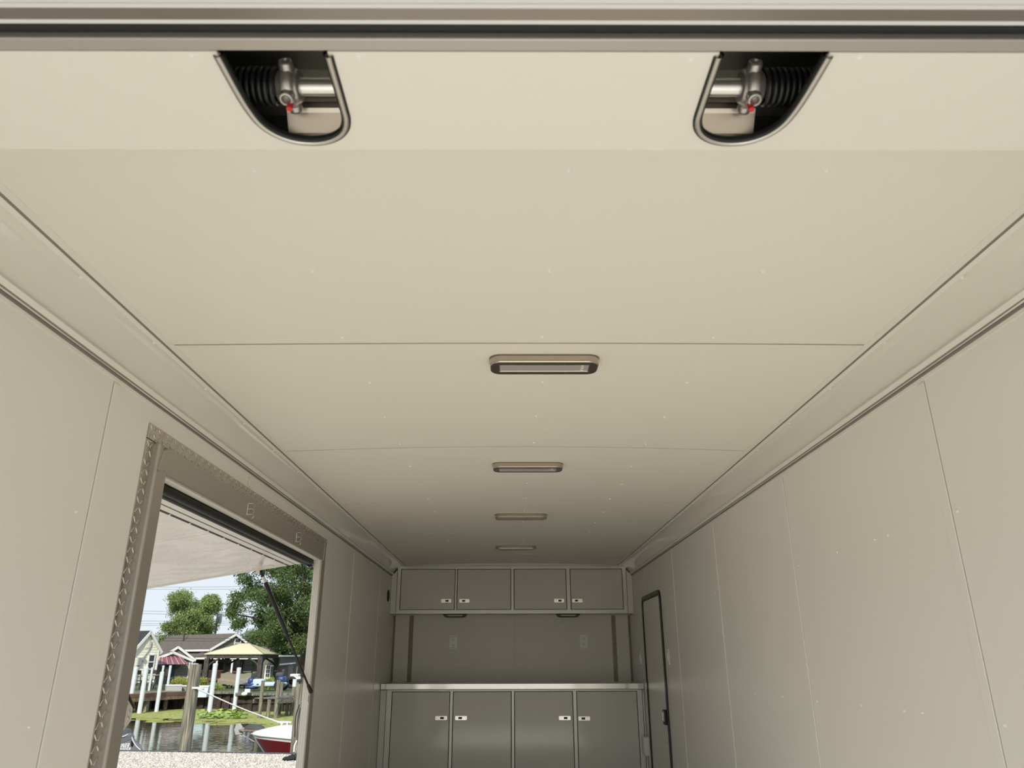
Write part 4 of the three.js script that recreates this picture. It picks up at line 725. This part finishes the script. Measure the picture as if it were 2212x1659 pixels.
{ // watercraft on its trailer, blue and white
  const a = atZ(530, 1496, -42.0), b = atZ(620, 1494, -42.5), L = a.distanceTo(b), t = thing('trailered_watercraft', 'blue and white personal watercraft on a trailer on the far bank', 'watercraft', [(a.x + b.x) / 2, BY, -42.2], 0.08);
  const hull = (n, half, y0, y1, x0, x1, m) => { const g = new THREE.SphereGeometry(1, 22, 12), p = g.attributes.position; for (let i = 0; i < p.count; i++) { const x = p.getX(i), y = p.getY(i), z = p.getZ(i); p.setXYZ(i, Math.sign(x) * Math.pow(Math.abs(x), 0.6), Math.sign(y) * Math.pow(Math.abs(y), 0.5), Math.sign(z) * Math.pow(Math.abs(z), 0.7)); } g.computeVertexNormals(); return mesh(n, g.scale((x1 - x0) / 2, (y1 - y0) / 2, half).translate((x0 + x1) / 2, (y0 + y1) / 2, 0).rotateZ(0.02), m, t); };
  hull('hull', 0.5, 0.18, 0.44, -L * 0.42, L / 2, X3.iceBlue); hull('deck_pod', 0.3, 0.34, 0.66, -L * 0.46, -L * 0.3, X3.blue); hull('bow_hood', 0.3, 0.36, 0.6, -L * 0.36, -L * 0.04, X3.iceBlue); hull('keel_panel', 0.46, 0.1, 0.3, -L * 0.49, -L * 0.2, X3.blue); hull('seat', 0.2, 0.66, 0.9, L * 0.2, L * 0.42, X3.cover); hull('stern_pod', 0.34, 0.3, 0.72, L * 0.26, L * 0.47, X3.blue); hull('seat_back', 0.18, 0.7, 1.05, L * 0.36, L * 0.42, X3.cover);
  mesh('trailer_frame', [bx(-L / 2 - 0.1, L / 2, 0.3, 0.37, 0.36, 0.43), bx(-L / 2 - 0.1, L / 2, 0.3, 0.37, -0.43, -0.36), bx(-L * 0.2, -L * 0.15, 0.3, 0.36, -0.5, 0.5), bx(L * 0.3, L * 0.34, 0.26, 0.36, -0.6, 0.6)], X3.blue, t);
  for (const z of [-0.6, 0.6]) mesh('wheel', new THREE.TorusGeometry(0.2, 0.075, 8, 18).translate(L * 0.36, 0.275, z), X3.tire, t);
  mesh('handlebar', cyl(V(L * 0.2, 0.95, -0.3), V(L * 0.2, 0.98, 0.3), 0.03), X3.iron, t);
  const q = atZ(528, 1499, -38.5), f = thing('fender_float', 'white round fender hanging at the far seawall corner', 'fender', [q.x, q.y, q.z]);
  mesh('float_body', new THREE.SphereGeometry(0.13, 16, 10).scale(1.15, 0.7, 1), X3.tubWhite, f); mesh('float_bracket', bx(0.0, 0.26, 0.06, 0.22, -0.05, 0.03, 0.02), X3.tubWhite, f);
}
{ // garden tractor
  const p = atZ(634, 1486, -46), t = thing('garden_tractor', 'garden tractor with red and white hood and big dark tyre', 'tractor', [p.x, BY, p.z]), k = atZ(634, 1455, -46).y - BY;
  mesh('hood', [bx(-0.24, 0.3, k * 0.62, k * 0.8, -0.3, 0.3, 0.06)], X3.red, t); mesh('hood_top', [bx(-0.22, 0.28, k * 0.8, k * 0.98, -0.27, 0.27, 0.07)], X3.tubWhite, t);
  for (const z of [-0.36, 0.36]) mesh('tyre', new THREE.TorusGeometry(0.22, 0.1, 10, 22).translate(-0.05, 0.32, z), X3.tire, t);
  mesh('chassis', bx(-0.5, 0.4, 0.3, k * 0.6, -0.25, 0.25, 0.04), X3.iron, t); mesh('exhaust_pipe', cyl(V(0.1, k * 0.9, 0), V(0.1, k * 1.5, 0), 0.035), X3.greyWood, t);
}
// ---------------------------------------------------------------- plants
function spray(n, size) { // a twig of flat leaves
  const g = []; for (let i = 0; i < n; i++) { const w = size * rr(0.5, 0.8), l = size * rr(0.9, 1.4), q = new THREE.PlaneGeometry(w, l, 1, 2), p = q.attributes.position; for (let k = 0; k < p.count; k++) { if (Math.abs(p.getY(k)) > l * 0.4) p.setX(k, p.getX(k) * 0.15); p.setZ(k, -0.6 * Math.abs(p.getX(k))); } q.computeVertexNormals(); g.push(q.rotateX(rr(-1.2, 1.2)).rotateY(rr(0, 6.3)).translate(rr(-1, 1) * size * 2.2, rr(-0.7, 0.7) * size * 1.6, rr(-1, 1) * size * 2.2)); }
  return join(g);
}
function tree(label, base, trunkH, trunkR, blobs, per, leaf, color, name = 'tree', group) { // blobs: [x, y, z, r] centres relative to base
  const t = thing(name, label, 'tree', base, 0, group), br = [];
  br.push(tube([V(0, -0.2, 0), V(0.08, trunkH * 0.5, 0.05), V(-0.05, trunkH, 0)], trunkR, 12, 10));
  for (const [x, y, z] of blobs.filter((_, i) => i % 3 === 0)) { const s = V(0, trunkH * rr(0.6, 1), 0); br.push(tube([s, s.clone().lerp(V(x, y, z), 0.5).add(V(0, 0.3, 0)), V(x, y, z)], trunkR * 0.15, 8, 5)); }
  mesh('trunk', br, X3.bark, t);
  const list = []; for (const [x, y, z, r] of blobs) for (let i = 0; i < per; i++) { const d = V(rr(-1, 1), rr(-1, 1), rr(-1, 1)); if (d.length() > 1) { i--; continue; } d.setLength(r * Math.pow(d.length(), 0.5)); const k = rr(0.65, 1.35), y2 = rr(-0.1, 0.15); list.push([mat4(V(x + d.x, y + d.y * 0.62, z + d.z), randQ(), rr(0.7, 1.3)), C(k + y2, k, k * 0.9)]); }
  stuff(inst('foliage', spray(7, leaf), leafMat(color), t, list)); return t;
}
const blobSet = (n, f) => Array.from({ length: n }, (_, i) => f(i));
{ // big tree on the right
  const base = atZ(652, 1484, -52); base.y = BY; const at = (px, py, z, r) => { const p = atZ(px, py, z).sub(base); return [p.x, p.y, p.z, r]; };
  const list = []; for (let i = 0; i < 100; i++) { const py = 1185 + 208 * rnd(), left = py < 1260 ? 512 : py < 1330 ? 488 + (py - 1260) * 0.45 : py < 1370 ? 520 + (py - 1330) * 0.6 : 545 + (py - 1370) * 0.5, px = left + 20 + Math.pow(rnd(), 0.75) * (715 - left); list.push(at(px, py, -52 + rr(-3.2, 3.2), rr(0.42, 0.9))); }
  for (const [px, py, r] of [[506, 1310, 0.4], [512, 1290, 0.45], [500, 1325, 0.24], [522, 1343, 0.36], [512, 1350, 0.25], [530, 1250, 0.45], [520, 1232, 0.35], [556, 1378, 0.4], [600, 1384, 0.45], [650, 1392, 0.6]]) list.push(at(px, py, -50.5, r));
  tree('large dark green tree standing right of the gazebo', base, 3.0, 0.34, list, 85, 0.115, C(0.085, 0.145, 0.035), 'broad_tree');
}
{ // sunlit tree behind the houses
  const base = atZ(410, 1470, -82); base.y = BY; const at = (px, py, z, r) => { const p = atZ(px, py, z).sub(base); return [p.x, p.y, p.z, r]; };
  const list = []; const prof = [[1288, 372, 410], [1292, 440, 470], [1305, 368, 474], [1320, 365, 478], [1335, 362, 476], [1350, 345, 474], [1365, 335, 470], [1380, 335, 420], [1400, 340, 410], [1420, 345, 400]];
  for (let i = 0; i < 100; i++) { const [py, a, b] = prof[i % prof.length]; list.push(at(rr(a + 11, b - 11), py + 7 + rr(-6, 6), -82 + rr(-3.5, 3.5), rr(0.5, 1.1))); }
  tree('tall pale green tree rising behind the yellow and grey houses', base, 6, 0.4, list, 85, 0.14, C(0.19, 0.265, 0.075), 'tall_tree');
}
{ const base = atZ(548, 1470, -105); base.y = BY; const at = (px, py, r) => { const p = atZ(px, py, -105 + rr(-2, 2)).sub(base); return [p.x, p.y, p.z, r]; };
  tree('hazy blue-green tree far behind the grey house gable', base, 5, 0.4, blobSet(34, () => at(rr(520, 610), 1360 + Math.abs(rr(-8, 8)) * 1.5 + 45 * rnd(), rr(0.9, 1.5))), 70, 0.24, C(0.13, 0.20, 0.11), 'far_tree'); }
{ const base = atZ(650, 1470, -72); base.y = BY; const at = (px, py, r) => { const p = atZ(px, py, -72 + rr(-2, 2)).sub(base); return [p.x, p.y, p.z, r]; };
  tree('mid green tree filling the gap behind the garden shed', base, 4, 0.3, blobSet(30, () => at(rr(588, 700), rr(1345, 1412), rr(0.8, 1.3))), 70, 0.2, C(0.09, 0.15, 0.045), 'bushy_tree'); }
function shrub(label, px, py, z, w, h, color) {
  const p = atZ(px, py, z), t = thing('shrub', label, 'shrub', [p.x, BY, z]), list = []; p.y = BY;
  for (let i = 0; i < 420; i++) { const a = rr(0, 6.3), r = Math.sqrt(rnd()), y = rnd(); const k = rr(0.7, 1.3); list.push([mat4(V(Math.cos(a) * r * w * (1 - y * 0.4), y * h, Math.sin(a) * r * 0.5), randQ(), rr(0.6, 1.1)), C(k, k, k * 0.8)]); }
  stuff(inst('foliage', spray(6, 0.07), leafMat(color), t, list)); mesh('stem', [0, 1, 2, 3].map((k) => cyl(V((k - 1.5) * w * 0.3, 0, 0), V((k - 1.5) * w * 0.45, h * 0.8, 0), 0.015, 0.01, 5)), X3.bark, t);
}
shrub('yellow-green flowering shrub between the entry wing and the thick piling', 391, 1480, -46.5, 0.8, 0.5, C(0.34, 0.36, 0.07));
shrub('small yellow-green shrub right of the thick piling at the gazebo post', 433, 1480, -46, 0.3, 0.5, C(0.34, 0.36, 0.07));
shrub('low green shrub in front of the white porch door', 580, 1483, -44.5, 0.3, 0.5, C(0.26, 0.34, 0.08));
shrub('tuft of grass beside the pale blue dinghy', 466, 1490, -43, 0.3, 0.2, C(0.26, 0.32, 0.08));
// utility pole and wires
{
  const p = atZ(470, 1330, -88), t = thing('utility_pole', 'wooden utility pole with a grey transformer can in the tall tree', 'utility pole', [p.x, BY, p.z]), h = p.y - BY;
  mesh('pole_shaft', cyl(V(0, 0, 0), V(0, h + 1.6, 0), 0.14, 0.1), X3.wood, t); mesh('transformer_can', [new THREE.CylinderGeometry(0.28, 0.28, 1.0, 16).translate(0.3, h - 0.3, 0.15), new THREE.CylinderGeometry(0.3, 0.3, 0.06, 16).translate(0.3, h + 0.2, 0.15)], X3.pole, t); mesh('cross_arm', bx(-1, 1, h + 1.2, h + 1.32, -0.06, 0.06), X3.wood, t);
  const runs = [[1268, 1262, 'uppermost power line under the raised hatch door'], [1272.5, 1268, 'second power line under the raised hatch door'], [1318, 1322, 'power line crossing the sky at the treetop height'], [1324, 1326, 'power line just under the treetop-height line'], [1341, 1337, 'power line above the yellow house roof, top of three'], [1347, 1340, 'power line above the yellow house roof, middle of three'], [1351, 1344, 'power line above the yellow house roof, lowest of three']];
  for (const [ya, yb, label] of runs) { const a = atZ(230, ya, -86), b = atZ(700, yb, -92), m = a.clone().lerp(b, 0.5); m.y -= 0.15; tag(mesh('power_line', tube([a, m, b], 0.016, 30, 5), X3.wire), label, 'power line'); }
  for (const [ya, yb, label] of [[1378, 1379, 'dark service wire running across the brown roof, upper one'], [1384, 1383, 'dark service wire running across the brown roof, lower one']]) { const a = atZ(350, ya, -54), b = atZ(560, yb, -54); tag(mesh('service_wire', tube([a, a.clone().lerp(b, 0.5).setY((a.y + b.y) / 2 - 0.04), b], 0.014, 20, 5), X3.wire), label, 'power line'); }
}
// ---------------------------------------------------------------- boats by the near wall, rope
let bowCleat;
{ // red and white bow: sections lofted from the stem (local +x) to aft
  const tip = atZ(543, 1585, -18.2), t = thing('bowrider_boat', 'white-decked motorboat with a dark red hull moored behind the seawall', 'boat', [tip.x, WY, tip.z], -0.24);
  const top = tip.y - WY, L = 4.2, rings = 26, prof = 12, pos = [], idx = [], redI = [], whiteI = [], hw = (u) => 1.05 * Math.pow(u, 0.55), sheer = (u) => top - 0.10 * u;
  const section = (u) => { // keel up to the rub rail
    const keelX = 0.55 * (1 - Math.min(1, u * 3.2)), b = hw(u), yk = -0.25 * Math.min(1, u * 2.2), P = [];
    for (let i = 0; i <= prof; i++) { const k = i / prof, y = yk + (sheer(u) - yk) * k; P.push([b * Math.pow(k, 0.62), y]); } void keelX; return P;
  };
  for (let r = 0; r <= rings; r++) { const u = r / rings, S = section(u), rake = (k) => (1 - k) * 0.72 * Math.max(0, 1 - u * 1.0); for (const s of [1, -1]) S.forEach(([z, y], i) => pos.push(L * u + rake(i / prof) , y, s * z)); }
  const W2 = prof + 1, at = (r, s, i) => r * 2 * W2 + s * W2 + i;
  for (let r = 0; r < rings; r++) for (let s = 0; s < 2; s++) for (let i = 0; i < prof; i++) { const a = at(r, s, i), b = at(r + 1, s, i), c = at(r + 1, s, i + 1), d = at(r, s, i + 1), dst = i >= prof - 1 ? whiteI : redI; s ? dst.push(a, c, b, a, d, c) : dst.push(a, b, c, a, c, d); }
  const shell = (ix) => { const g = new THREE.BufferGeometry(); g.setAttribute('position', new THREE.Float32BufferAttribute(pos, 3)); g.setIndex(ix); const f = mergeVertices(g, 1e-4); f.computeVertexNormals(); return f; };
  X3.hullRed.side = X3.gel.side = THREE.DoubleSide; mesh('hull', shell(redI), X3.hullRed, t); mesh('hull_band', shell(whiteI), X3.gel, t);
  const deck = []; const dp = [], di = []; for (let r = 0; r <= rings; r++) { const u = r / rings, b = hw(u); for (let i = 0; i <= 8; i++) { const k = i / 8 * 2 - 1; dp.push(L * u, sheer(u) + 0.19 * (1 - k * k * k * k) * Math.min(1, u * 5 + 0.1) + 0.025, b * k * 0.985); } }
  for (let r = 0; r < rings; r++) for (let i = 0; i < 8; i++) { const a = r * 9 + i, b = a + 9; di.push(a, a + 1, b + 1, a, b + 1, b); }
  const dg = new THREE.BufferGeometry(); dg.setAttribute('position', new THREE.Float32BufferAttribute(dp, 3)); dg.setIndex(di); dg.computeVertexNormals(); deck.push(dg); mesh('foredeck', deck, X3.gel, t);
  for (const s of [1, -1]) mesh('rub_rail', tube(Array.from({ length: 14 }, (_, i) => { const u = i / 13; return V(L * u, sheer(u) + 0.01, s * hw(u)); }), 0.028, 40, 6), X3.trim, t);
  mesh('bow_pulpit', [bx(-0.27, 0.3, top + 0.045, top + 0.09, -0.1, 0.1, 0.015)], X3.deck, t); mesh('anchor', [plate([[-0.36, -0.02], [-0.22, 0.0], [-0.24, 0.12], [-0.3, 0.2], [-0.38, 0.17], [-0.41, 0.08]], 0.04, 0.01).translate(0, top, 0.0), cyl(V(-0.3, top + 0.1, 0), V(0.15, top + 0.11, 0), 0.018), cyl(V(-0.3, top, 0), V(0.1, top - 0.16, 0), 0.010)], X3.boxGrey, t);
  mesh('bow_cover', new THREE.SphereGeometry(1, 16, 8, 0, 6.3, 0, Math.PI / 2).scale(0.26, 0.11, 0.12).translate(0.05, top + 0.09, -0.02), X3.cover, t);
  mesh('cleat', [cyl(V(0.62, top + 0.25, 0), V(0.95, top + 0.25, 0), 0.02), cyl(V(0.72, top + 0.12, 0), V(0.72, top + 0.25, 0), 0.016), cyl(V(0.86, top + 0.08, 0), V(0.86, top + 0.25, 0), 0.016)], X3.chrome, t);
  mesh('deck_vent', new THREE.TorusGeometry(0.16, 0.03, 6, 18, Math.PI).translate(1.35, top + 0.1, 0.35), X3.tubWhite, t); mesh('red_stripe', plate([[1.35, top - 0.20], [2.2, top - 0.22], [2.2, top - 0.04], [1.5, top - 0.06]], 0.012).translate(0, 0, hw(0.36) * 0.97 + 0.02), X3.red, t);
  t.updateMatrixWorld(); bowCleat = V(0.75, top + 0.22, 0).applyMatrix4(t.matrixWorld);
}
{
  const a = atZ(428, 1489, -16.45), mid = a.clone().lerp(bowCleat, 0.5); mid.y -= 0.03;
  const t = thing('mooring_rope', 'white rope stretched from the thick piling to the red boat', 'rope'); mesh('rope_line', tube([a, mid, bowCleat], 0.014, 40, 6), X3.rope, t);
  mesh('rope_loop', [0, 1].map((k) => new THREE.TorusGeometry(0.128, 0.011, 6, 24).rotateX(Math.PI / 2 + 0.12 * (k - 1)).translate(a.x - 0.075, a.y + 0.0 + k * 0.035, -16.6)), X3.rope, t);
}
{ // dark watercraft close behind the wall on the left: bow towards +x, its covered side seen over the wall
  const dp = 0.9, yaw = 0.49, P0 = atZ(276, 1600, -16.8).setY(WY), n = V(Math.sin(yaw), 0, Math.cos(yaw)), u = V(Math.cos(yaw), 0, -Math.sin(yaw)), c = P0.clone().addScaledVector(n, -dp / 2);
  const t = thing('grey_watercraft', 'dark grey personal watercraft with white lettering behind the near seawall', 'watercraft', [c.x, WY, c.z], yaw);
  const onSide = (a, b) => { const r = ray(a, b), k = n.dot(P0.clone().sub(camera.position)) / n.dot(V(...r)), q = along(r, k); return [u.dot(q.clone().sub(P0)), q.y - WY]; };
  const L = (list) => list.map(([a, b]) => onSide(Math.max(a, 205), b));
  const side = (n, list, d, m, bev = 0.05, z = 0) => mesh(n, plate(L(list), d, bev).translate(0, 0, z - d / 2), m, t);
  side('hull', [[140, 1604], [262, 1604], [283, 1592], [286, 1600], [290.5, 1607.5], [296, 1614], [302, 1619.5], [303, 1634], [285, 1652], [140, 1655]], dp - 0.1, X3.grey);
  side('cover_skirt', [[140, 1593], [259, 1593], [281, 1588], [285, 1593], [284, 1596], [258, 1607], [140, 1610]], dp - 0.07, X3.greyCover, 0.04);
  side('hood', [[140, 1585.5], [259, 1585.5], [274, 1584.5], [280.5, 1586.5], [283, 1590], [268, 1593], [140, 1595]], dp - 0.2, X3.cover, 0.06);
  const P3 = (a, b, d) => V(...onSide(a, b), dp / 2 + d);
  mesh('cover_seam', tube([P3(258, 1592, 0.02), P3(268, 1590.5, 0.02), P3(276, 1586, 0.0)], 0.009, 20, 5), X3.tubWhite, t);
  mesh('bow_spray_rail', tube([P3(284.5, 1592, 0.01), P3(288.5, 1602.5, 0.01), P3(295, 1612.5, 0.01), P3(303, 1620, 0.01)], 0.011, 24, 5), X3.tubWhite, t);
  side('vent', [[283, 1599], [287, 1603.5], [287.5, 1608], [285, 1613], [283, 1610]], 0.03, M.black, 0.004, dp / 2);
  const font = await new FontLoader().loadAsync('fonts/droid/droid_sans_bold.typeface.json');
  const txt = (s, size, a, b) => { const q = P3(a, b, -0.002); return new TextGeometry(s, { font, size, depth: 0.008, curveSegments: 4, bevelEnabled: false }).applyMatrix4(new THREE.Matrix4().makeShear(0, 0, 0.25, 0, 0, 0)).scale(0.72, 1, 1).translate(q.x, q.y, q.z); };
  mesh('lettering', [txt('NNER', 0.075, 254.5, 1615.2), txt('NNER', 0.075, 256.5, 1624.5)], X3.gel, t);
}
{ // rope tangle on the gravel, hanging lines
  const p = atY(637, 1638, GY + 0.02), pts = []; for (let i = 0; i < 26; i++) pts.push(V(p.x + 0.14 * Math.sin(i * 1.9) + rr(-0.03, 0.03), GY + 0.03 + 0.012 * (i % 3), p.z + 0.22 * Math.cos(i * 1.3) + rr(-0.05, 0.05)));
  tag(mesh('rope_coil', tube(pts, 0.018, 160, 6), X3.blackRope), 'tangled black rope lying on the gravel beside the hatch post', 'rope');
  const a = atZ(647, 1522, -16.1), b = atZ(639, 1548, -16.0), c = atZ(636.5, 1592, -15.9);
  tag(mesh('hanging_line', tube([a, b, c], 0.012, 30, 6), X3.blackRope), 'black line hanging down the nearer grey piling', 'rope');
  const d = atZ(641, 1600, -15.8), e = atZ(636, 1612, -15.75), f = atZ(634.5, 1626, -15.4);
  tag(mesh('white_hose', tube([d, e, f], 0.014, 20, 6), X3.rope), 'white hose drooping over the near seawall cap', 'hose');
}
renderer.render(scene, camera);
